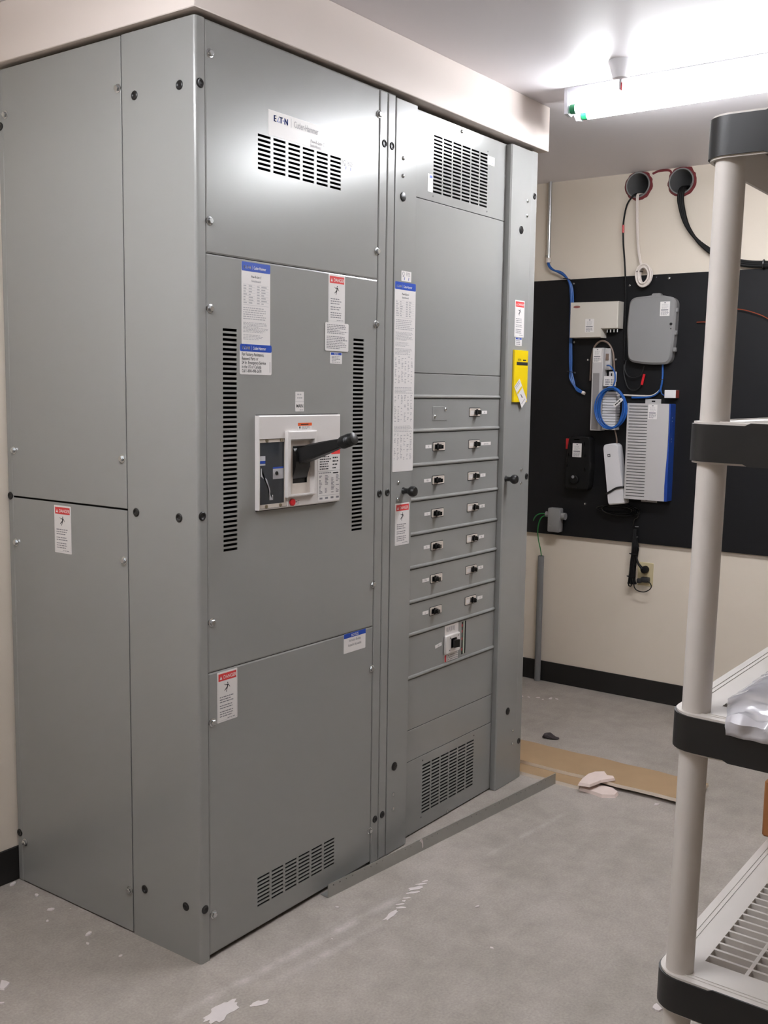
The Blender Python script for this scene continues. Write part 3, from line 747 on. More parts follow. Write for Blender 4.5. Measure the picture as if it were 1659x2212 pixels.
# feeder breaker
g = G(); g.fbox(FR, 1.140, 1.226, .5415, .6665, -.006, .0005, .001, 0)
F3 = FRONT(YR - .0006); rng = random.Random(77)
for a in range(9): g.rect(F3, 1.150 + a * .006, .642 + rng.uniform(0, .006), 1.1525 + a * .006, .660, .0003, 2)
g.rect(F3, 1.141, .5425, 1.151, .566, .0003, 3)
for a in range(10):
    for b_ in range(3):
        if rng.random() < .8: g.rect(F3, 1.155 + a * .007, .546 + b_ * .007, 1.160 + a * .007, .549 + b_ * .007, .0003, 2)
fb = g.obj('feeder_breaker', [mBRWHITE, mBLACK, mINKG, mREDP], cabB, smooth=False, label='larger white breaker low in the cabinet')
g = G(); g.fbox(FR, 1.1335, 1.2235, .571, .6345, .0, .010, .003); fc = g.obj('breaker_cover', mBRWHITE, fb)
g = G(); g.quadbox(FRONT(YR - .010), 1.166, 1.200, .588, .621, 0, .0012); g.quadbox(Frame((1.184, YR - .010, .604), (math.cos(.25), -math.sin(.25), 0), (0, 0, 1)), -.013, .011, -.013, .013, 0, .017); g.obj('toggle', mBLACKG, fb)
PH = G(); PH.lathe(FRONT(0), 0, 0, [(.0022, 0), (.0022, .0004)], 8); PH = PH.mesh('pin_hole', mBLACK, (0, 0, 0))[0]
for x, z in [(1.160, .624), (1.158, .582), (1.212, .625)]: place('pin_hole', PH, fb, (x, YR - .010, z))
g = G(); g.fbox(FR, 1.247, 1.2600, .549, .6625, -.012, -.004, 0, 0); g.fbox(FR, 1.2620, 1.2675, .549, .6625, -.008, -.001, 0, 1); g.fbox(FR, 1.2685, 1.2745, .549, .6625, -.012, -.006, 0, 0)
for z in (.565, .602, .628, .648): g.fbox(FR, 1.2500, 1.2580, z - .004, z + .004, -.004, -.0028, 0, 2)
for z in (.575, .59): g.fbox(FR, 1.2690, 1.2740, z, z + .006, -.006, -.005, 0, 3)
g.obj('bus_strip', [mBLACK, M('green_white', (196, 204, 190), .5), mREDP, mGREENC], cabB, smooth=False)
tagplate('DP', 1.084, 1.1225, .606, panels[10], .12)

# ---------------------------------------------------------------- fluorescent fixtures
def fixture(x, y, label):
    """surface batten; x: near side of the housing, y: end; runs 1.22 m towards -y"""
    root = empty('fluorescent_fixture', (x + .062, y - .61, 2.36), label, 'light fixture')
    L_ = 1.22; zt = CEIL - .0006
    g = G()
    pr = [(x + .012, 2.402), (x + .112, 2.402), (x + .124, 2.436), (x + .124, zt), (x, zt), (x, 2.436)]
    g.prism(Frame((0, y, 0), (1, 0, 0), (0, 0, 1)), pr, 0, L_)
    g.obj('housing', mFIX, root, smooth=False)
    for d in (0, L_):
        g = G(); yy = y - d; s_ = 1 if d == 0 else -1
        pr = [(x - .001, 2.400), (x - .001, zt), (x + .125, zt), (x + .125, 2.400), (x + .122, 2.366), (x + .092, 2.362), (x + .062, 2.384), (x + .032, 2.362), (x + .002, 2.366)]
        g.prism(Frame((0, yy + s_ * .001, 0), (1, 0, 0), (0, 0, 1)), pr[::-1], -.006, .006); g.obj('end_plate', mFIX, root, smooth=False)
    for xx in (x + .018, x + .106):
        Ft = Frame((0, y - .012, 0), (1, 0, 0), (0, 0, 1))
        g = G(); g.lathe(Ft, xx, 2.382, [(.0155, .018), (.0155, 1.178)], 16); tb = g.obj('tube', mTUBE, root)
        for n0, n1 in ((-.001, .018), (1.178, 1.197)):
            g = G(); g.lathe(Ft, xx, 2.382, [(.0158, n0), (.0158, n1)], 16); g.obj('tube_cap', mGREENT, tb)
    return root
fixture(1.512, -.172, 'bare twin-tube fluorescent batten on the ceiling in front of the switchboard')
fixture(-1.05, .15, 'bare twin-tube fluorescent batten on the ceiling at the near end of the room')
# ceiling mount beside the visible batten
cm = empty('ceiling_mount', (1.352, -.435, 2.384), 'small white conical mount hanging from the ceiling beside the batten', 'ceiling mount')
Fd = Frame((0, 0, CEIL), (1, 0, 0), (0, -1, 0))   # faces down
g = G(); g.lathe(Fd, 1.352, .435, [(.040, 0), (.040, .006), (.037, .010), (.026, .046), (.026, .052), (.020, .054)], 24); g.obj('canopy', mCANOPY, cm)
g = G(); g.tube([(1.352, -.435, 2.40), (1.352, -.435, 2.368)], .005, 8); g.obj('stem', mFIX, cm)
g = G(); g.tube([(1.345, -.441, 2.385), (1.345, -.441, 2.362)], .0025, 6); g.obj('wire', mREDP, cm)

# ---------------------------------------------------------------- back wall: board, sleeves, conduits
XF = 2.882                                   # face of the black board
g = G(); g.box((XF, -1.74, .750), (XB - .0005, .70, 1.985), .001); board = tag(g.obj('backboard', mBOARD), 'large black painted plywood backboard fixed to the cream wall', 'board')
BS = G(); BS.lathe(FRONT(0), 0, 0, [(.006, 0), (.005, .002), (.002, .003)], 10); BS = BS.mesh('screw', mZINC, (0, 0, 0))[0]
for y, z in [(.450, 1.963), (.167, 1.942), (.438, 1.688), (.429, 1.542), (.220, 1.604), (.362, 1.603), (-.02, 1.965), (.35, .915)]: place('screw', BS, board, (XF, y, z), RW)
Fb = WEST(XB)
slab = ['round pipe sleeve through the wall with a thin black cable and a white cable', 'round pipe sleeve through the wall with the thick black cable']
for i, (y, z) in enumerate(SL):
    t = empty('pipe_sleeve', (XB, y, z - .06), slab[i], 'pipe sleeve')
    g = G(); g.lathe(Fb, -y, z, [(.0575, -.004), (.0575, .013), (.055, .0145), (.0515, .013), (.0515, -.22), (.0, -.22)], 32, 0, False); g.obj('sleeve', mGREY, t)
    g = G(); vs_ = []; fs_ = []; n = 40; rng = random.Random(50 + i)
    for k in range(n):
        a = 2 * math.pi * k / n; ro = .0670 + .006 * noise.noise(Vector((math.cos(a) * 3, math.sin(a) * 3, i * 7))) + rng.uniform(-.002, .002)
        for r_, nn in ((.056, .0075), ((.056 + ro) / 2, .0085), (ro, .0004)): vs_.append(Fb.p(-y + r_ * math.cos(a), min(z + r_ * math.sin(a), CEIL - .001), nn))
    for k in range(n):
        k2 = (k + 1) % n
        for q in (0, 1): fs_.append((k * 3 + q, k * 3 + q + 1, k2 * 3 + q + 1, k2 * 3 + q))
    g.add(vs_, fs_); g.obj('sealant_ring', mFIRE, t, label='dark red firestop sealant')
g = G(); g.tube([(XB - .002, .085, 2.436), (XB - .002, .06, 2.444), (XB - .002, .03, 2.445), (XB - .002, .005, 2.441), (XB - .002, -.005, 2.425)], .005, 6)
tag(g.obj('sealant_bead', mFIRE), 'dark red sealant bead along the ceiling between the two pipe sleeves', 'sealant')

t = empty('metal_conduit', (XB - .02, .590, 2.072), 'shiny thin metal conduit dropping from the ceiling with blue cables below', 'conduit')
g = G(); g.tube([(2.880, .590, CEIL), (2.880, .588, 2.086)], .0095, 12); g.obj('pipe', mZINC, t)
g = G(); g.tube([(2.880, .588, 2.092), (2.880, .588, 2.070)], .0125, 12); g.obj('bushing', mWCABLE, t)
g = G(); g.tube([(2.872, .588, 2.100), (2.884, .606, 2.102)], .004, 6); g.obj('clamp', mGALV, t)
t = empty('cable', (2.87, .45, 1.45), 'blue network cables running from the metal conduit down the black board', 'cable')
for k in range(3):
    o = .006 * (k - 1); d_ = .004 * (k % 2)
    g = G(); g.tube([(2.878, .588 + o * .4, 2.078), (2.872, .580 + o * .5, 2.055), (2.866 - d_, .555 + o * .5, 2.033), (2.866 - d_, .503 + o * .5, 2.011 + o), (2.866 - d_, .463 + o, 1.967 + o), (2.868 - d_, .451 + o, 1.90),
        (2.872, .451 + o, 1.80), (2.872, .452 + o * .7, 1.709), (2.870, .447 + o * .8, 1.60), (2.870, .444 + o * .6, 1.55), (2.868, .437 + o * 1.6, 1.512 + o * .5), (2.868, .416 + o * .8, 1.470 + o * 1.4), (2.868, .376, 1.448 + o * .4)], .0042, 8)
    g.obj('strand', mBLUEC, t)
g = G(); g.tube([(2.868, .380, 1.449), (2.868, .366, 1.444)], .008, 8); g.obj('cable_end', mWCABLE, t)
for z, y in ((1.545, .444), (1.985, .482)):
    g = G(); g.tube([(2.855, y - .012, z), (2.855, y + .012, z + .004), (2.878, y + .012, z + .004), (2.878, y - .012, z)], .0018, 6, closed=True); g.obj('cable_tie', mBLACK, t)

def wall_sticker(F, w, h, parent, seed):
    rng = random.Random(seed)
    def b(g):
        base(g, F, w, h, .001); g.rect(F, w * .42, h * .88, w * .58, h * .95, E2, IG)
        fineprint(g, F, w * .2, w * .85, h * .82, h * .5, 4, IL, rng, .35, .85); g.rect(F, w * .1, h * .38, w * .85, h * .46, E2, IG)
        fineprint(g, F, w * .1, w * .95, h * .34, h * .05, 4, IG, rng, .5, .9)
    return sheet('sticker', F, b, parent, 'white printed sticker')

# white L-shaped terminal
t = empty('network_terminal', (2.85, .31, 1.704), 'cream L-shaped network terminal box with three small indicators', 'terminal box')
Fx = WEST(2.8815); XT = .062
g = G(); g.prism(Fx, [(-.434, 1.705), (-.273, 1.704), (-.273, 1.743), (-.192, 1.745), (-.192, 1.868), (-.434, 1.870)], 0, XT, 0, .004)
body = g.obj('body', mOFFW, t)
F_ = WEST(2.882 - XT)
g = G(); rng = random.Random(60)
g.rect(F_, -.352, 1.825, -.290, 1.829, .0004, 0)
for k in range(3): g.rect(F_, -.348, 1.842 + k * .007, -.292, 1.8435 + k * .007, .0004, 1); g.rect(F_, -.278 + k * .019, 1.854, -.269 + k * .019, 1.858, .0004, 0)
g.rect(F_, -.425, 1.8335, -.375, 1.8345, .0004, 1); g.rect(F_, -.282, 1.837, -.222, 1.838, .0004, 1); g.prism(F_, [(-.400 + .018 * math.cos(a_ * .5236), 1.848 + .006 * math.sin(a_ * .5236)) for a_ in range(12)], 0, .0006, 2)
g.rect(F_, -.428, 1.712, -.375, 1.7126, .0004, 1)
g.obj('face_marks', [mINK, mINKG, M('brand_red', (150, 90, 84), .5)], t, smooth=False)
wall_sticker(Frame((2.882 - XT, .354, 1.729), (0, -1, 0), (0, 0, 1)), .045, .062, t, 61)
CN = G(); CN.lathe(WEST(0), 0, 0, [(.004, 0), (.004, .012)], 8)
for k in range(4):
    g = G(); g.tube([(2.850, .255 - k * .017, 1.745), (2.850, .255 - k * .017, 1.728)], .0042, 8); g.obj('connector', mZINC, t)
# grey enclosure
t = empty('equipment_enclosure', (2.85, 0, 1.58), 'grey rounded plastic enclosure with a key lock and white sticker', 'enclosure')
def soft(pts, r, seg=5):
    out = []; n = len(pts)
    for i in range(n):
        p0, p1, p2 = Vector(pts[i - 1]), Vector(pts[i]), Vector(pts[(i + 1) % n])
        a = p1 + (p0 - p1).normalized() * min(r, (p0 - p1).length / 2); b = p1 + (p2 - p1).normalized() * min(r, (p2 - p1).length / 2)
        for k in range(seg + 1):
            q = k / seg; out.append(tuple((1 - q) ** 2 * a + 2 * q * (1 - q) * p1 + q * q * b))
    return out
oe = soft([(-.140, 1.594), (-.04, 1.580), (.058, 1.582), (.071, 1.70), (.075, 1.872), (-.01, 1.889), (-.142, 1.879), (-.153, 1.745)], .032)
g = G(); g.prism(Fx, oe, .0, .031, 0, .0); g.obj('body', mGREY, t)
oc = [(-.036 + (u + .036) * 1.015, 1.731 + (v - 1.731) * 1.012) for u, v in oe]
g = G(); g.prism(Fx, oc, .030, .050, 0, .009); g.obj('cover', mGREY, t)
F_ = WEST(2.8815 - .050)
g = G(); g.lathe(F_, .058, 1.758, [(.0065, -.002), (.0065, .002)], 14); g.lathe(F_, .058, 1.737, [(.003, -.002), (.003, .001)], 10); g.obj('lock', mBLACK, t)
wall_sticker(Frame((2.8815 - .050, -.004, 1.794), (0, -1, 0), (0, 0, 1)), .045, .064, t, 62)
for z in (1.82, 1.72, 1.645):
    g = G(); g.fbox(Fx, .066, .081, z - .010, z + .010, .022, .040, .003); g.obj('hinge', mGREY, t)
g = G(); g.prism(Fx, round_rect(-.042, .002, 1.874, 1.897, .008, 4), .02, .045, 0, .003); g.obj('hanger_tab', mGREY, t)
# tall grey device with white paper-covered block
t = empty('wall_device', (2.85, .255, 1.270), 'tall narrow grey device with a white ribbed block on its side', 'device')
g = G(); g.fbox(Fx, -.316, -.262, 1.271, 1.657, 0, .052, .002); g.obj('body', mLGREY, t)
F_ = WEST(2.882 - .052)
g = G(); g.fbox(F_, -.309, -.277, 1.276, 1.540, -.001, .0015, .0006); g.obj('channel', M('channel_grey', (142, 138, 138), .5), t)
g = G(); g.fbox(Fx, -.262, -.236, 1.555, 1.655, .0, .030, .002); g.fbox(Fx, -.257, -.243, 1.60, 1.63, .03, .034, 0, 1); g.obj('socket_block', [mLGREY, mBROWNC], t)
g = G()
for k in range(14): g.fbox(Fx, -.259, -.191, 1.277 + k * .0128, 1.2880 + k * .0128, .0, .046 + .002 * (k % 2), .001)
g.obj('ribbed_block', mPAPER, t)
g = G(); g.fbox(Fx, -.240, -.212, 1.50, 1.548, .0, .030, .002); g.fbox(Fx, -.229, -.223, 1.505, 1.54, .03, .0306, 0, 1); g.obj('adapter', [mPAPER, mBLACK], t)
wall_sticker(Frame((2.882 - .052, .3125, 1.590), (0, -1, 0), (0, 0, 1)), .043, .064, t, 63)
def papert(g):
    F = Frame((2.882 - .055, .254, 1.480), (0, -1, 0), (0, 0, 1)); w, h = .062, .046; rng = random.Random(64); base(g, F, w, h, .001)
    for i in range(3):
        for u in (.15, .28, .40, .58, .74): g.rect(F, w * u, h * (.56 - i * .22), w * (u + rng.uniform(.05, .13)), h * (.68 - i * .22), E2, IG)
sheet('handwritten_card', None, papert, t, 'white card with handwriting')
# cable loop over the device
g = G(); g.tube([(2.862, .338, 1.505), (2.860, .336, 1.56), (2.860, .333, 1.622), (2.860, .318, 1.668), (2.860, .288, 1.690), (2.860, .252, 1.678), (2.860, .228, 1.64), (2.860, .220, 1.59), (2.862, .217, 1.545)], .0045, 8)
tag(g.obj('cable', mBROWNC), 'brown cable arched over the tall narrow grey device', 'cable')
# blue coil with tag
t = empty('cable_coil', (2.80, .20, 1.280), 'oval coil of blue network cable with a white tag hanging on the grey device', 'cable coil')
rng = random.Random(70)
for k in range(6):
    a0 = .066 + rng.uniform(-.008, .007); b0 = .092 + rng.uniform(-.005, .006); cy = .199 + rng.uniform(-.004, .004); cz = 1.379 + rng.uniform(-.004, .004)
    pts = [(2.812 - .004 * k + rng.uniform(-.002, .002), cy + a0 * math.sin(q * math.pi / 6) * (1 + .03 * math.sin(q + k)), cz + b0 * math.cos(q * math.pi / 6)) for q in range(12)]
    g = G(); g.tube(pts, .0034, 7, closed=True, res=5); g.obj('turn', mBLUEC, t)
g = G(); g.tube([(2.838, .245, 1.575), (2.824, .222, 1.572), (2.815, .196, 1.545), (2.812, .190, 1.505), (2.812, .200, 1.475)], .0034, 7); g.obj('lead', mBLUEC, t)
a = math.radians(42); Ft = Frame((2.788, .174, 1.382), (0, -math.cos(a), math.sin(a)), (0, math.sin(a), math.cos(a)))
def tagb(g):
    base(g, Ft, .052, .016, .003); fineprint(g, Ft, .008, .045, .013, .004, 1, IK, random.Random(7), .7)
sheet('tag', None, tagb, t, 'white paper tag')
g = G(); g.tube([(2.782, .188, 1.468), (2.782, .212, 1.468), (2.822, .212, 1.470), (2.822, .188, 1.470)], .002, 6, closed=True, res=3); g.obj('tie', M('dark_green_tie', (20, 60, 60), .5), t)
# white and blue cabinet
t = empty('power_unit', (2.85, .015, .946), 'light grey flat wall unit with louvre lines and a blue right edge', 'power unit')
rows = vent(-.120, -.030, .975, 1.392, 1, 31, 0, .26)
g = G(); g.panel(WEST(2.882 - .060), -.129, .0705, .961, 1.403, rows, .004, .001); g.obj('front_cover', mLGREY, t, smooth=False)
g = G(); g.fbox(Fx, -.128, .070, .962, 1.402, 0, .055, .001); g.obj('case', M('case_grey', (120, 120, 122), .5), t)
bl = [(.066, .961), (.0785, .962), (.0785, 1.401), (.071, 1.403), (.0735, 1.30), (.072, 1.20), (.067, 1.10), (.0645, 1.03)]
g = G(); g.prism(Fx, bl, 0, .0615); be = g.obj('edge_cover', mBLUEP, t, label='blue side cover')
for z in (1.340, 1.325, 1.245, 1.232): 
    g = G(); g.lathe(Frame((2.845, -.0785, z), (-1, 0, 0), (0, 0, 1)), 0, 0, [(.0022, -.0006), (.0022, .0008)], 8); g.obj('indicator', mLGREY, be)
g = G(); g.fbox(Fx, -.066, .009, 1.395, 1.423, 0, .004); g.fbox(Fx, -.035, -.018, 1.409, 1.416, .004, .0045, 0, 1); g.obj('mounting_tab', [mLGREY, mBLACK], t)
g = G(); g.fbox(Fx, -.066, .010, .947, .966, 0, .004); g.fbox(Fx, -.045, -.035, .953, .957, .004, .0045, 0, 1); g.obj('mounting_tab', [mLGREY, mBLACK], t)
wall_sticker(Frame((2.882 - .060, .028, 1.3325), (0, -1, 0), (0, 0, 1)), .043, .066, t, 65)
# small white and red box
t = empty('small_box', (2.86, -.068, 1.428), 'tiny white box with a red end above the blue-edged wall unit', 'box')
g = G(); g.fbox(Fx, .036, .089, 1.429, 1.465, 0, .036, .001); g.rect(WEST(2.882 - .036), .044, 1.443, .070, 1.451, .0004, 1); g.rect(WEST(2.882 - .036), .044, 1.436, .076, 1.438, .0004, 2); g.obj('carton', [mPAPER, mINK, mINKG], t, smooth=False)
g = G(); g.fbox(Fx, .089, .0915, 1.4295, 1.4645, .0005, .0355); g.obj('end_flap', M('carton_red', (140, 62, 54), .5), t)
# cables along the board
t = empty('cable', (2.865, .06, 1.437), 'white and blue cable pair running from the grey enclosure to the blue coil', 'cable')
g = G(); g.tube([(2.868, .198, 1.441), (2.868, .127, 1.438), (2.868, .07, 1.437), (2.868, .035, 1.438), (2.868, .010, 1.450), (2.868, -.006, 1.466)], .0038, 8); g.obj('strand', mWCABLE, t)
g = G(); g.tube([(2.872, .13, 1.428), (2.870, .09, 1.429), (2.868, .05, 1.432), (2.868, .018, 1.442), (2.868, -.004, 1.462), (2.866, -.013, 1.489), (2.866, -.016, 1.53), (2.866, -.014, 1.580)], .0045, 8); g.obj('strand', mBLUEC, t)
g = G(); g.tube([(2.864, -.010, 1.484), (2.864, -.014, 1.452), (2.866, -.026, 1.441), (2.866, -.037, 1.440)], .0026, 6); g.obj('strand', mBLUEC, t)
g = G(); g.tube([(2.860, -.019, 1.512), (2.860, -.009, 1.512), (2.873, -.009, 1.512), (2.873, -.019, 1.512)], .0018, 6, closed=True, res=2); g.obj('cable_tie', mBLACK, t)
# dark cords and red tag between the devices
t = empty('cable', (2.86, .13, 1.47), 'thin black cords with a red tag below the grey enclosure', 'cable')
g = G(); g.tube([(2.872, .165, 1.60), (2.868, .168, 1.56), (2.866, .150, 1.527), (2.864, .118, 1.520), (2.864, .085, 1.535), (2.866, .074, 1.575)], .0028, 6); g.obj('strand', mBLACK, t)
g = G(); g.tube([(2.872, .175, 1.58), (2.868, .170, 1.53), (2.866, .150, 1.478), (2.866, .120, 1.462), (2.866, .095, 1.472), (2.866, .084, 1.492)], .0028, 6); g.obj('strand', mBLACK, t)
a = math.radians(-12)
g = G(); g.quadbox(Frame((2.866, .086, 1.488), (0, -math.cos(a), math.sin(a)), (0, math.sin(a) * -1 if False else -math.sin(a) * -1, math.cos(a))), 0, .0105, 0, .050, 0, .004); g.obj('tag', mREDP, t, label='red tag')
# white tapered power supply with black tie
t = empty('power_supply', (2.85, .19, .920), 'tilted white oblong power supply with a black strap', 'power supply')
a = math.radians(8.5); Ut = Vector((0, -math.cos(a), -math.sin(a) * -1 * -1)); Ut = Vector((0, -math.cos(a), .0)) + Vector((0, 0, math.sin(a) * 0))
Up_ = Vector((0, -math.sin(a), -math.cos(a)))          # long axis, downwards
Uw = Vector((0, -math.cos(a), math.sin(a)))
Fp = Frame(Vector((2.882, .212, 1.211)), Uw, -Up_)
g = G(); g.prism(Fp, soft([(-.040, -.285), (.044, -.285), (.038, -.01), (.020, .002), (-.030, .0), (-.038, -.012)], .010, 4), .0, .050, 0, .006); g.obj('case', mPAPER, t)
Fq = Frame(Fp.p(0, 0, .050), Fp.U, Fp.V)
g = G(); g.rect(Fq, -.018, -.060, -.004, -.046, .0004, 0); g.rect(Fq, -.015, -.056, -.007, -.050, .0006, 1); g.obj('mark', [mINK, mPAPER], t, smooth=False)
g = G(); g.tube([Fp.p(-.041, -.232, .02), Fp.p(-.041, -.231, .052), Fp.p(-.02, -.222, .054), Fp.p(.01, -.209, .054), Fp.p(.041, -.206, .053), Fp.p(.046, -.206, .03)], .005, 8); g.obj('strap', mBLACK, t)
g = G(); g.tube([(2.865, .192, 1.206), (2.862, .192, 1.23), (2.862, .196, 1.25), (2.865, .205, 1.275)], .0035, 8); g.obj('cord', mBROWNC, t)
# black adapter with sticker
t = empty('power_adapter', (2.86, .37, .98), 'black rounded adapter with a white sticker and a round knob', 'adapter')
g = G(); g.prism(Fx, soft([(-.436, .985), (-.315, .985), (-.305, 1.10), (-.315, 1.242), (-.425, 1.242), (-.440, 1.10)], .022), 0, .050, 0, .006); g.obj('case', mRUBBER, t)
F_ = WEST(2.882 - .050)
g = G(); g.lathe(F_, -.385, 1.035, [(.022, -.001), (.022, .012), (.018, .016)], 20); g.lathe(F_, -.388, 1.047, [(.0075, .016), (.0075, .0175)], 12, 1); g.obj('dial', [mRUBBER, M('dial_dot', (130, 130, 132), .4)], t)
g = G()
for u, z in ((-.416, 1.205), (-.424, 1.150), (-.430, 1.10), (-.343, 1.205), (-.338, 1.150), (-.336, 1.085)): g.rect(F_, u, z - .008, u + .004, z + .008, .0005)
g.rect(F_, -.400, .993, -.372, .996, .0005); g.rect(F_, -.396, 1.222, -.368, 1.228, .0005); g.obj('marks', M('mark_grey', (110, 108, 104), .4), t, smooth=False)
wall_sticker(Frame((2.882 - .050, .4025, 1.1415), (0, -1, 0), (0, 0, 1)), .047, .066, t, 66)
g = G(); g.fbox(Fx, -.461, -.439, 1.1755, 1.2265, 0, .006, .001); tag(g.obj('red_tag', mREDP), 'red rectangular tag beside the black adapter on the black board', 'tag')
# coiled black cords under the power supply
t = empty('cable_coil', (2.86, .19, .88), 'untidy coil of black cords below the white power supply', 'cable coil')
rng = random.Random(81)
for k in range(5):
    pts = [(2.866 - .003 * k, .195 + (.085 + .012 * math.sin(k * 2.1)) * math.cos(q * math.pi / 5 + k) * 1.0 - .01 * k, .902 + (.012 + .004 * k) * math.sin(q * math.pi / 5 + k)) for q in range(10)]
    g = G(); g.tube(pts, .0032, 6, closed=True, res=4); g.obj('turn', mBLACKG, t)
g = G(); g.tube([(2.866, .115, .90), (2.864, .09, .905), (2.862, .070, .893), (2.864, .074, .872), (2.868, .090, .862), (2.870, .098, .83)], .0032, 6); g.obj('lead', mBLACKG, t)
# tied cords, plugs and outlet
t = empty('wall_outlet', (XB, .038, .548), 'ivory duplex wall outlet below the black board', 'outlet')
g = G(); g.prism(Fb, round_rect(-.076, .0, .549, .660, .004, 3), 0, .005, 0, .0015); g.obj('cover_plate', mIVORY, t)
g = G()
for z in (.627, .582): g.prism(Fb, round_rect(-.056, -.022, z - .017, z + .017, .008, 4), .004, .0075)
g.obj('socket', mIVORY, t)
t = empty('cable_bundle', (2.87, .085, .54), 'bundled black power cords tied below the board with two plugs in the ivory outlet', 'cord')
rng = random.Random(90)
for k in range(6):
    o = (k - 2.5) * .0042; e = -.006 if k % 2 else .004
    g = G(); g.tube([(2.874 + e * .4, .086 + o * .5, .815), (2.870 + e, .085 + o * .6, .77), (2.866 + e, .080 + o, .735), (2.866 + e, .081 + o, .70), (2.866 + e, .086 + o * .9, .66), (2.866 + e, .089 + o * .9, .61), (2.866 + e, .090 + o * 1.1, .575), (2.866 + e, .088 + o * 1.6, .556)], .0050, 7); g.obj('strand', mRUBBER, t)
g = G(); g.tube([(2.866, .097, .578), (2.864, .106, .562), (2.864, .104, .547), (2.866, .094, .545), (2.866, .090, .558), (2.866, .092, .575)], .0026, 6); g.obj('loop', mRUBBER, t)
g = G(); g.tube([(2.864, .074, .742), (2.862, .064, .732), (2.862, .063, .718), (2.864, .070, .705)], .003, 6); g.obj('loop', mRUBBER, t)
g = G(); g.tube([(2.866, .074, .70), (2.862, .068, .675), (2.860, .058, .655), (2.858, .045, .642), (2.858, .040, .635)], .0042, 8, taper=.0075); g.obj('strand', mRUBBER, t)
g = G(); g.tube([(2.866, .080, .562), (2.862, .074, .540), (2.860, .055, .528), (2.858, .025, .527), (2.856, .000, .540), (2.856, -.010, .556), (2.858, -.003, .571), (2.860, .012, .578)], .0024, 7); g.obj('strand', mRUBBER, t)
g = G(); g.lathe(WEST(2.876), -.034, .629, [(.017, -.014), (.017, .010), (.013, .018), (.006, .020)], 18); g.obj('plug', mRUBBER, t)
g = G(); g.fbox(WEST(2.876), -.048, -.010, .570, .594, -.014, .016, .004, 0, 2); g.fbox(WEST(2.876), -.066, -.044, .564, .586, -.002, .018, .004, 0, 2); g.obj('plug', M('plug_dark', (36, 36, 38), .45), t)
for z, y in ((.700, .083), (.592, .091)):
    g = G(); g.tube([(2.852, y + .014, z), (2.852, y - .013, z), (2.876, y - .013, z), (2.876, y + .014, z)], .0022, 6, closed=True, res=2); g.tube([(2.856, y + .014, z), (2.854, y + .021, z + .002)], .0025, 6); g.obj('cable_tie', mRUBBER, t)
for z, y in ((.828, .081), (.790, .087), (.780, .082)):
    g = G(); g.tube([(2.876, y + .008, z), (2.868, y, z), (2.876, y - .008, z)], .002, 6); g.obj('cable_clip', mGREYD, t)
# grey conduit body, green ground wire and pipe
t = empty('conduit_body', (2.86, .495, .767), 'grey plastic conduit tee at the bottom edge of the black board', 'conduit fitting')
g = G(); g.fbox(Fx, -.527, -.463, .768, .886, 0, .046, .006, 0, 2); g.obj('body', mGREY, t)
g = G(); g.tube([(2.858, .546, .852), (2.858, .520, .852)], .0135, 14); g.obj('hub', mGREY, t)
g = G(); g.tube([(2.858, .440, .848), (2.858, .470, .848)], .0175, 14); g.obj('hub', mGREY, t)
g = G(); g.lathe(WEST(2.882 - .046), -.512, .800, [(.002, -.001), (.002, .001)], 8); g.obj('screw', mZINC, t)
t = empty('ground_wire', (2.86, .58, .64), 'green ground wires from the grey conduit tee', 'wire')
g = G(); g.tube([(2.858, .544, .850), (2.856, .565, .853), (2.856, .590, .846), (2.858, .608, .830), (2.862, .617, .813)], .0026, 7); g.obj('strand', mGREENC, t)
g = G(); g.tube([(2.858, .544, .843), (2.852, .562, .838), (2.850, .577, .815), (2.852, .586, .77), (2.862, .586, .72), (2.872, .578, .67), (2.878, .574, .630)], .0026, 7); g.obj('strand', mGREENC, t)
g = G(); vs_ = [(2.880, .578, 0.0), (2.880, .578, .637)]; g.tube(vs_, .0155, 14); g.tube([(2.880, .578, .6375), (2.880, .578, .6385)], .012, 12, 1)
tag(g.obj('ground_conduit', [mGREYD, mBLACK]), 'grey plastic conduit stub rising from the floor against the cream wall', 'conduit')
# cables from the sleeves
g = G(); g.tube([(2.96, .148, 2.365), (2.885, .152, 2.352), (2.868, .165, 2.338), (2.866, .190, 2.300), (2.866, .203, 2.222), (2.866, .200, 2.14), (2.866, .190, 2.054), (2.868, .183, 1.97), (2.870, .178, 1.893), (2.870, .176, 1.75), (2.872, .176, 1.60)], .0042, 8)
t = tag(g.obj('cable', mRUBBER), 'thin black cable with a red band hanging from the first pipe sleeve', 'cable')
g = G(); g.tube([(2.866, .2036, 2.215), (2.866, .2025, 2.18)], .0056, 8); g.obj('marker', mREDP, t)
t = empty('cable_coil', (2.86, .09, 1.925), 'white cable hanging from the pipe sleeve and ending in a small tied coil', 'cable coil')
for k in (0, 1):
    g = G(); g.tube([(2.95, .143 - .004 * k, 2.36), (2.886, .142 - .004 * k, 2.350), (2.872, .145 - .005 * k, 2.335), (2.874, .143 - .005 * k, 2.25), (2.874, .134 - .004 * k, 2.13), (2.874, .122 - .004 * k, 2.06), (2.872, .112 - .004 * k, 2.030)], .004, 8); g.obj('lead', mWCABLE, t)
rng = random.Random(95)
for k in range(9):
    pts = [(2.870 - .004 * k, .087 + (.024 + .0036 * (k % 4) + rng.uniform(-.002, .002)) * math.sin(q * math.pi / 5), 1.980 + (.037 + .0034 * (k % 4) + .003 * math.sin(k * 2)) * math.cos(q * math.pi / 5)) for q in range(10)]
    g = G(); g.tube(pts, .0042, 8, closed=True, res=4); g.obj('turn', mWCABLE, t)
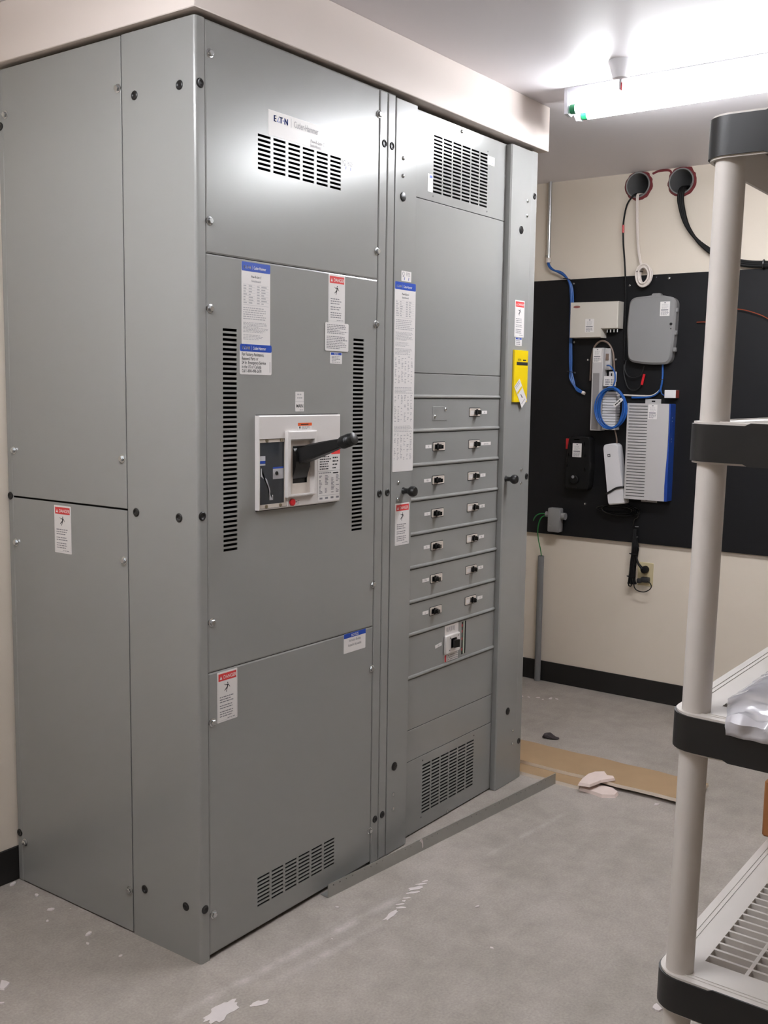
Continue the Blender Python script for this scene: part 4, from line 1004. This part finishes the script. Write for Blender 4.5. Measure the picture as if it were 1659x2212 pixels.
g = G(); g.tube([(2.842, .124, 1.998), (2.842, .104, 2.000), (2.878, .104, 2.000), (2.878, .126, 1.998)], .002, 6, closed=True, res=2); g.obj('tie', mBLACK, t)
g = G()
for k in range(3):
    o = .008 * (k - 1)
    g.tube([(2.96, -.068 + o, 2.37), (2.885, -.068 + o, 2.358), (2.862, -.066 + o, 2.335), (2.862, -.066 + o, 2.290), (2.864, -.094 + o * .8, 2.197 + o * .5), (2.866, -.145 + o * .6, 2.123 + o * .8), (2.868, -.211 + o * .3, 2.068 + o), (2.869, -.275, 2.034 + o), (2.870, -.345, 2.012 + o), (2.870, -.446, 2.000 + o), (2.870, -.62, 1.997 + o), (2.870, -.9, 1.998 + o)], .0075, 8)
t = tag(g.obj('cable', mRUBBER), 'thick black cable bundle sweeping from the second pipe sleeve above the black board', 'cable')
g = G(); g.tube([(2.858, -.440, 2.016), (2.858, -.440, 1.984), (2.882, -.440, 1.984), (2.882, -.440, 2.016)], .003, 6, closed=True, res=2); g.obj('cable_tie', mBLACKG, t)
g = G(); g.tube([(2.872, -.160, 1.7655), (2.868, -.19, 1.7655), (2.866, -.217, 1.766), (2.864, -.27, 1.79), (2.864, -.315, 1.812), (2.864, -.349, 1.815), (2.864, -.410, 1.799), (2.864, -.473, 1.770), (2.866, -.56, 1.70)], .0022, 6)
tag(g.obj('copper_wire', mCOPPER), 'bare copper wire bowed across the black board', 'wire')

# ---------------------------------------------------------------- things on the floor
d_ = Vector((1.200, -.110, 0)); L_ = d_.length; U_ = d_.normalized()
Fa = Frame((.466, -.031, 0), U_, (0, 0, 1))
holes = []
x = .02; k = 0
while x < L_ - .02:
    if k % 5 != 4: holes.append((round(x, 4), .0305, round(x + .0042, 4), .0345))
    x += .0265; k += 1
t = empty('metal_angle', tuple(Fa.p(L_ / 2, 0, 0)), 'long perforated steel angle lying on the floor along the switchboard', 'metal strip')
g = G(); g.panel(Fa, 0, L_, .002, .041, holes, .002, .0); g.obj('upright_leg', mGALV, t, smooth=False)
g = G(); g.quadbox(Fa, 0, L_, .0, .002, -.030, .0); g.obj('floor_leg', mGALV, t, smooth=False)
a = Fa.p(.405, .036, .0012)
def splash(name, F, cx, cy, pts, th, mat, label, cat, group=None, parent=None):
    g = G(); g.prism(F, [(cx + p[0], cy + p[1]) for p in pts], 0, th)
    o = g.obj(name, mat, parent, smooth=False)
    if parent is None: tag(o, label, cat, group)
    return o
splash('paint_drip', Frame(tuple(Fa.p(.42, 0, .0)), Fa.U, Fa.V), 0, 0, [(-.010, .036), (-.006, .041), (.002, .040), (.006, .030), (.008, .012), (.004, .010), (.001, .026), (-.004, .033)], .0012, mPLAST, '', '', parent=t)
def strip(name, x0, x1, y0, y1, z0a, z0b, th, label, jag=False, seed=1):
    """plasterboard strip, y0 (far left end) to y1; its underside runs from z0a to z0b"""
    rng = random.Random(seed); g = G(); n = 14; top = []; bot = []
    for i in range(n + 1):
        q = i / n; y = y0 + (y1 - y0) * q; z = z0a + (z0b - z0a) * q
        e = (rng.uniform(-.004, .004) if jag else rng.uniform(-.0008, .0008))
        top.append(((x0 + e, y, z + th), (x1 + (rng.uniform(-.006, .004) if jag else 0), y, z + th))); bot.append(((x0 + e, y, z), (x1, y, z)))
    vs_ = [p for a in top for p in a] + [p for a in bot for p in a]; m = 2 * (n + 1)
    ft = [(2 * i, 2 * i + 2, 2 * i + 3, 2 * i + 1) for i in range(n)]
    fs2 = [(m + 2 * i + 1, m + 2 * i + 3, m + 2 * i + 2, m + 2 * i) for i in range(n)]
    fs2 += [(2 * i, m + 2 * i, m + 2 * i + 2, 2 * i + 2) for i in range(n)] + [(2 * i + 1, 2 * i + 3, m + 2 * i + 3, m + 2 * i + 1) for i in range(n)]
    fs2 += [(0, 1, m + 1, m), (2 * n, m + 2 * n, m + 2 * n + 1, 2 * n + 1)]
    g.add(vs_, ft, 0); g.add(vs_, fs2, 1)
    return tag(g.obj(name, [mBROWN, mGYPS], smooth=False), label, 'plasterboard')
strip('plasterboard_strip', 1.668, 1.90, .24, -.235, 0.0, 0.0, .0125, 'short brown plasterboard strip lying flat under the longer strip', False, 3)
strip('plasterboard_strip', 1.745, 1.962, .30, -.615, .013, .0135, .0125, 'long brown plasterboard strip with a pale edge on the concrete floor', True, 4)
def chunk(name, pts, z0, th, mat, label, cat, lift=None, group=None):
    g = G(); k = len(pts); cx = sum(p[0] for p in pts) / k; cy = sum(p[1] for p in pts) / k
    lf = lift or (lambda x, y: 0.0)
    vs_ = [(x, y, z0 + lf(x, y)) for x, y in pts] + [(cx + (x - cx) * .93, cy + (y - cy) * .93, z0 + th + lf(x, y)) for x, y in pts] + [(cx, cy, z0 + th * 1.15 + lf(cx, cy))]
    fs_ = [tuple(reversed(range(k)))] + [(i, (i + 1) % k, k + (i + 1) % k, k + i) for i in range(k)] + [(k + i, k + (i + 1) % k, 2 * k) for i in range(k)]
    g.add(vs_, fs_); return tag(g.obj(name, mat, smooth=False), label, cat, group)
chunk('plasterboard_scrap', [(1.640, -.243), (1.650, -.285), (1.690, -.295), (1.718, -.300), (1.765, -.335), (1.782, -.322), (1.775, -.300), (1.803, -.275), (1.780, -.245), (1.745, -.232), (1.690, -.234)], .0265, .010, mPINK, 'broken pinkish white plaster scrap resting on the long plasterboard strip', 'plaster scrap', lambda x, y: (x - 1.72) * .05 if x > 1.72 else 0.0)
chunk('plasterboard_scrap', [(1.662, -.238), (1.655, -.30), (1.648, -.335), (1.675, -.375), (1.712, -.372), (1.738, -.34), (1.738, -.275), (1.73, -.240)], .0, .0115, mPINK, 'broken pinkish white plaster scrap tucked under the strip edge on the floor', 'plaster scrap')
rng = random.Random(5)
g = G(); vs_ = []; lum = []
bm = bmesh.new(); bmesh.ops.create_icosphere(bm, subdivisions=2, radius=1)
for q in bm.verts:
    nn = 1 + .35 * noise.noise(q.co * 2.3); q.co = Vector((2.118 + q.co.x * .022 * nn - q.co.y * .006, .118 + q.co.y * (.026 if q.co.y > 0 else .042) * nn, max(0, (.010 + q.co.z * .014 * nn) * (1 if q.co.y > -.2 else .45))))
bm.verts.index_update(); g.add([q.co[:] for q in bm.verts], [[q.index for q in f.verts] for f in bm.faces]); bm.free()
tag(g.obj('debris_lump', mDEBRIS, smooth=False), 'dark lump of debris on the concrete beyond the plasterboard strips', 'debris')
def blob(seed, n, rx, ry, rot=0.0, rough=.25):
    rng = random.Random(seed); pts = []
    for k in range(n):
        a = 2 * math.pi * k / n; r_ = 1 + rng.uniform(-rough, rough); x_, y_ = rx * r_ * math.cos(a), ry * r_ * math.sin(a)
        pts.append((x_ * math.cos(rot) - y_ * math.sin(rot), x_ * math.sin(rot) + y_ * math.cos(rot)))
    return pts
F0 = FLAT(.0002)
splash('plaster_patch', F0, -.110, -.182, blob(1, 26, .052, .024, .05, .22), .0012, mPLAST, 'largest white dried plaster patch on the concrete near the cabinet corner', 'plaster patch')
splash('plaster_patch', F0, -.034, -.228, blob(2, 18, .022, .009, -.35, .3), .0012, mPLAST, 'narrow white plaster patch next to the largest patch', 'plaster patch')
splash('plaster_patch', F0, .498, -.230, blob(3, 16, .036, .008, .08, .3), .0012, mPLAST, 'white streak of plaster in front of the vented lower cover', 'plaster patch')
for i, (x_, y_, rx, ry, ro) in enumerate([(.548, -.228, .012, .005, -.8), (.563, -.216, .013, .004, -.7), (.585, -.212, .006, .005, 0), (.603, -.208, .012, .004, -.7), (.640, -.203, .022, .005, -.6), (.668, -.196, .024, .009, -.5), (.700, -.193, .016, .005, -.6), (.722, -.192, .010, .004, -.4)]):
    splash('plaster_smear', F0, x_, y_, blob(20 + i, 12, rx, ry, ro, .3), .001, mPLAST, 'short white plaster smear in a row of smears on the concrete', 'plaster smear', 'row of plaster smears on the floor')
CR = {
 'plaster crumb at the foot of the black baseboard beside the cabinet': [(-.030, .748, .012)],
 'small plaster crumb lying close along the plain side of the switchboard': [(-.030, .636, .009), (-.056, .534, .010), (-.100, .489, .006), (-.020, .496, .003)],
 'thin pale plaster flake on the concrete a hand away from the cabinet side': [(-.076, .345, .013)],
 'tiny plaster crumb beside the thin pale flake on the concrete': [(-.108, .308, .006), (-.094, .195, .006)],
 'flat white plaster chip on the open concrete left of the cabinet': [(-.353, .311, .020), (-.401, .250, .009)],
 'white plaster crumb at the foot of the grey shelf post': [(.524, -.987, .017)],
 'tiny white speck on the open concrete before the steel angle': [(.518, -.540, .006), (.685, -.396, .007), (.30, -.18, .003)],
 'white crumb tucked under the edge of the long plasterboard strip': [(1.708, -.517, .010)],
 'plaster crumb in the scatter below the grey conduit stub': [(2.59, .470, .008), (2.61, .430, .009), (2.635, .375, .012), (2.645, .350, .010), (2.60, .400, .006), (2.585, .50, .006)],
 'plaster crumb at the near end of the steel angle': [(.44, -.085, .006)]}
ci = 0
for lab, L2 in CR.items():
    for (x_, y_, r_) in L2:
        pts = [(x_ + a, y_ + b) for a, b in blob(40 + ci, 7, r_, r_ * .6, ci * 1.3, .3)]; ci += 1
        chunk('plaster_crumb', pts, 0.0, min(.004, r_ * .35), mPLAST, lab, 'plaster crumb', None, 'plaster crumbs on the floor')

# ---------------------------------------------------------------- plastic shelf unit
su = empty('shelf_unit', (.25, -1.475, 0), 'light grey plastic shelf unit with round posts and black edge bands', 'shelf unit')
SX0, SX1, SY0, SY1 = -.209, .705, -1.698, -1.240
levels = [.090, .525, .952, 1.398, 1.838]; SH = .062
def shelf_geo():
    g = G(); F = FLAT(0.0); r_ = .040
    rr = round_rect(SX0, SX1, SY0, SY1, r_, 6)
    iu0, iu1, iv0, iv1 = SX0 + .074, SX1 - .074, SY0 + .055, SY1 - .055
    k = len(rr); vs_ = [F.p(a, b, 0) for a, b in rr] + [F.p(min(max(a, iu0), iu1), min(max(b, iv0), iv1), 0) for a, b in rr]
    g.add(vs_, [(i, (i + 1) % k, k + (i + 1) % k, k + i) for i in range(k)])
    # slotted field
    H_ = []; nx = 31; px = (iu1 - iu0) / nx; ny = 5; py = (iv1 - iv0) / ny
    for i in range(nx):
        for j in range(ny): H_.append((round(iu0 + i * px + .0012, 5), round(iv0 + j * py + .003, 5), round(iu0 + (i + 1) * px - .0042, 5), round(iv0 + (j + 1) * py - .003, 5)))
    g.panel(F, iu0, iu1, iv0, iv1, H_, .020, 0)
    # ridge lines on the top, and the skirt with a wall thickness
    ins = lambda d: round_rect(SX0 + d, SX1 - d, SY0 + d, SY1 - d, max(r_ - d, .004), 6)
    o1, o2 = rr, ins(.005)
    def wall(a, za, b, zb, flip=False):
        vs_ = [F.p(x, y, za) for x, y in a] + [F.p(x, y, zb) for x, y in b]
        fs_ = [(i, k + i, k + (i + 1) % k, (i + 1) % k) for i in range(k)]
        g.add(vs_, [tuple(reversed(f)) for f in fs_] if flip else fs_)
    wall(o1, 0, o1, -SH); wall(o2, -.004, o2, -SH, True); wall(o1, -SH, o2, -SH)
    for d in (.012, .020):   # two fine raised lines round the rim
        wall(ins(d), 0, ins(d), .0012, True); wall(ins(d), .0012, ins(d + .002), .0012, True); wall(ins(d + .002), .0012, ins(d + .002), 0, True)
    return g
SM_, so = shelf_geo().mesh('shelf', mSHELF, (0, 0, 0))
def band_geo():
    g = G(); F = FLAT(0.0); t_ = .003
    path = []
    for a in range(90, 181, 15):
        q = math.radians(a); path.append((SX0 + .040 + .040 * math.cos(q), SY1 - .040 + .040 * math.sin(q), math.cos(q), math.sin(q)))
    path = [(SX0 + .06, SY1, 0, 1)] + path
    path += [(SX0, -1.328, -1, 0), (SX0, -1.336, -1, 0), (SX0, -1.602, -1, 0), (SX0, -1.610, -1, 0)]
    for a in range(180, 271, 15):
        q = math.radians(a); path.append((SX0 + .040 + .040 * math.cos(q), SY0 + .040 + .040 * math.sin(q), math.cos(q), math.sin(q)))
    vs_ = []; n = len(path)
    for i, (x, y, nx, ny) in enumerate(path):
        mid = 9 + 0 <= i <= 10 + 0 or i in (10, 11)
        inner = -1.606 < y < -1.332
        zt, zb = (.0005, -SH - .0005) if inner else (-.0035, -SH + .003)
        for d, z in ((0, zb), (t_, zb), (t_, zt), (0, zt)): vs_.append((x + nx * d, y + ny * d, z))
        
    fs_ = []
    for i in range(n - 1):
        for k in range(4): fs_.append((i * 4 + k, i * 4 + (k + 1) % 4, (i + 1) * 4 + (k + 1) % 4, (i + 1) * 4 + k))
    fs_.append((0, 1, 2, 3)); fs_.append(tuple(reversed(range(n * 4 - 4, n * 4)))); g.add(vs_, fs_); return g
BM_, bo = band_geo().mesh('edge_band', mBLACK, (0, 0, 0))
posts = [(SX0 + .029, SY1 - .033), (SX1 - .029, SY1 - .033), (SX0 + .029, SY0 + .033), (SX1 - .029, SY0 + .033)]
for i, z in enumerate(levels):
    s_ = place('shelf', SM_, su, (0, 0, z)); place('edge_band', BM_, s_, (0, 0, z))
    z0 = levels[i - 1] if i else 0.0
    for (x, y) in posts:
        g = G(); g.tube([(x, y, z0), (x, y, z - (SH if i else .004) + (0.004 if i else 0))], .0218, 24); g.obj('post', mSHELF, su)
su.rotation_euler = (.014, 0, 0); su.location.z = .0032      # the unit leans a little
# cardboard box and plastic bag on the shelves
t = empty('cardboard_box', (.56, -1.44, levels[1]), 'brown cardboard box standing on the slotted lower shelf', 'box')
g = G(); g.box((.412, -1.640, levels[1] + .0075), (.690, -1.234, levels[1] + .128), .004); g.obj('carton', mCARD, t)
g = G(); g.box((.411, -1.455, levels[1] + .066), (.691, -1.44, levels[1] + .1288)); g.obj('tape', M('packing_tape', (176, 136, 92), .25), t)
t = empty('plastic_bag', (-.06, -1.48, levels[2]), 'crumpled clear plastic bag draped over the shelf edge', 'plastic bag')
g = G(); nx, ny = 44, 34; vs_ = []
zb = levels[2] + .004
for j in range(ny + 1):
    for i in range(nx + 1):
        q = i / nx
        s = -.034 + q * .42           # distance from the shelf edge, negative = hanging
        y = -1.345 - .30 * j / ny + .034 * (1 - j / ny) * min(1, max(0, s / .11))
        wv = noise.noise(Vector((s * 9, y * 13, 1.0))) + .6 * noise.noise(Vector((s * 30, y * 22, 4.0))) + .35 * noise.noise(Vector((s * 70, y * 70, 9.0)))
        e_ = math.exp(-max(0, s) / .05)
        crease = abs(noise.noise(Vector((s * 45 + y * 20, y * 26, 2.0)))) * .016 * e_
        if s < 0: x, z = SX0 - .006 - crease - .002 * abs(wv), zb + .009 + s * .75
        else: x, z = SX0 - .006 + s, zb + .009 + .010 * min(1, s / .07) + .0022 * wv + crease
        if j < 3: z -= (3 - j) * .0045 * min(1, max(0, s) / .03)
        wv *= .004
        vs_.append((x, y + wv * .6, z))
fs_ = [(j * (nx + 1) + i, (j + 1) * (nx + 1) + i, (j + 1) * (nx + 1) + i + 1, j * (nx + 1) + i + 1) for j in range(ny) for i in range(nx)]
g.add(vs_, fs_); o = g.obj('film', mBAG, t)
so_ = o.modifiers.new('thick', 'SOLIDIFY'); so_.thickness = .0008
g = G(); g.box((-.165, -1.61, zb + .005), (.17, -1.36, zb + .014), .003); g.obj('contents', mLILAC, t)
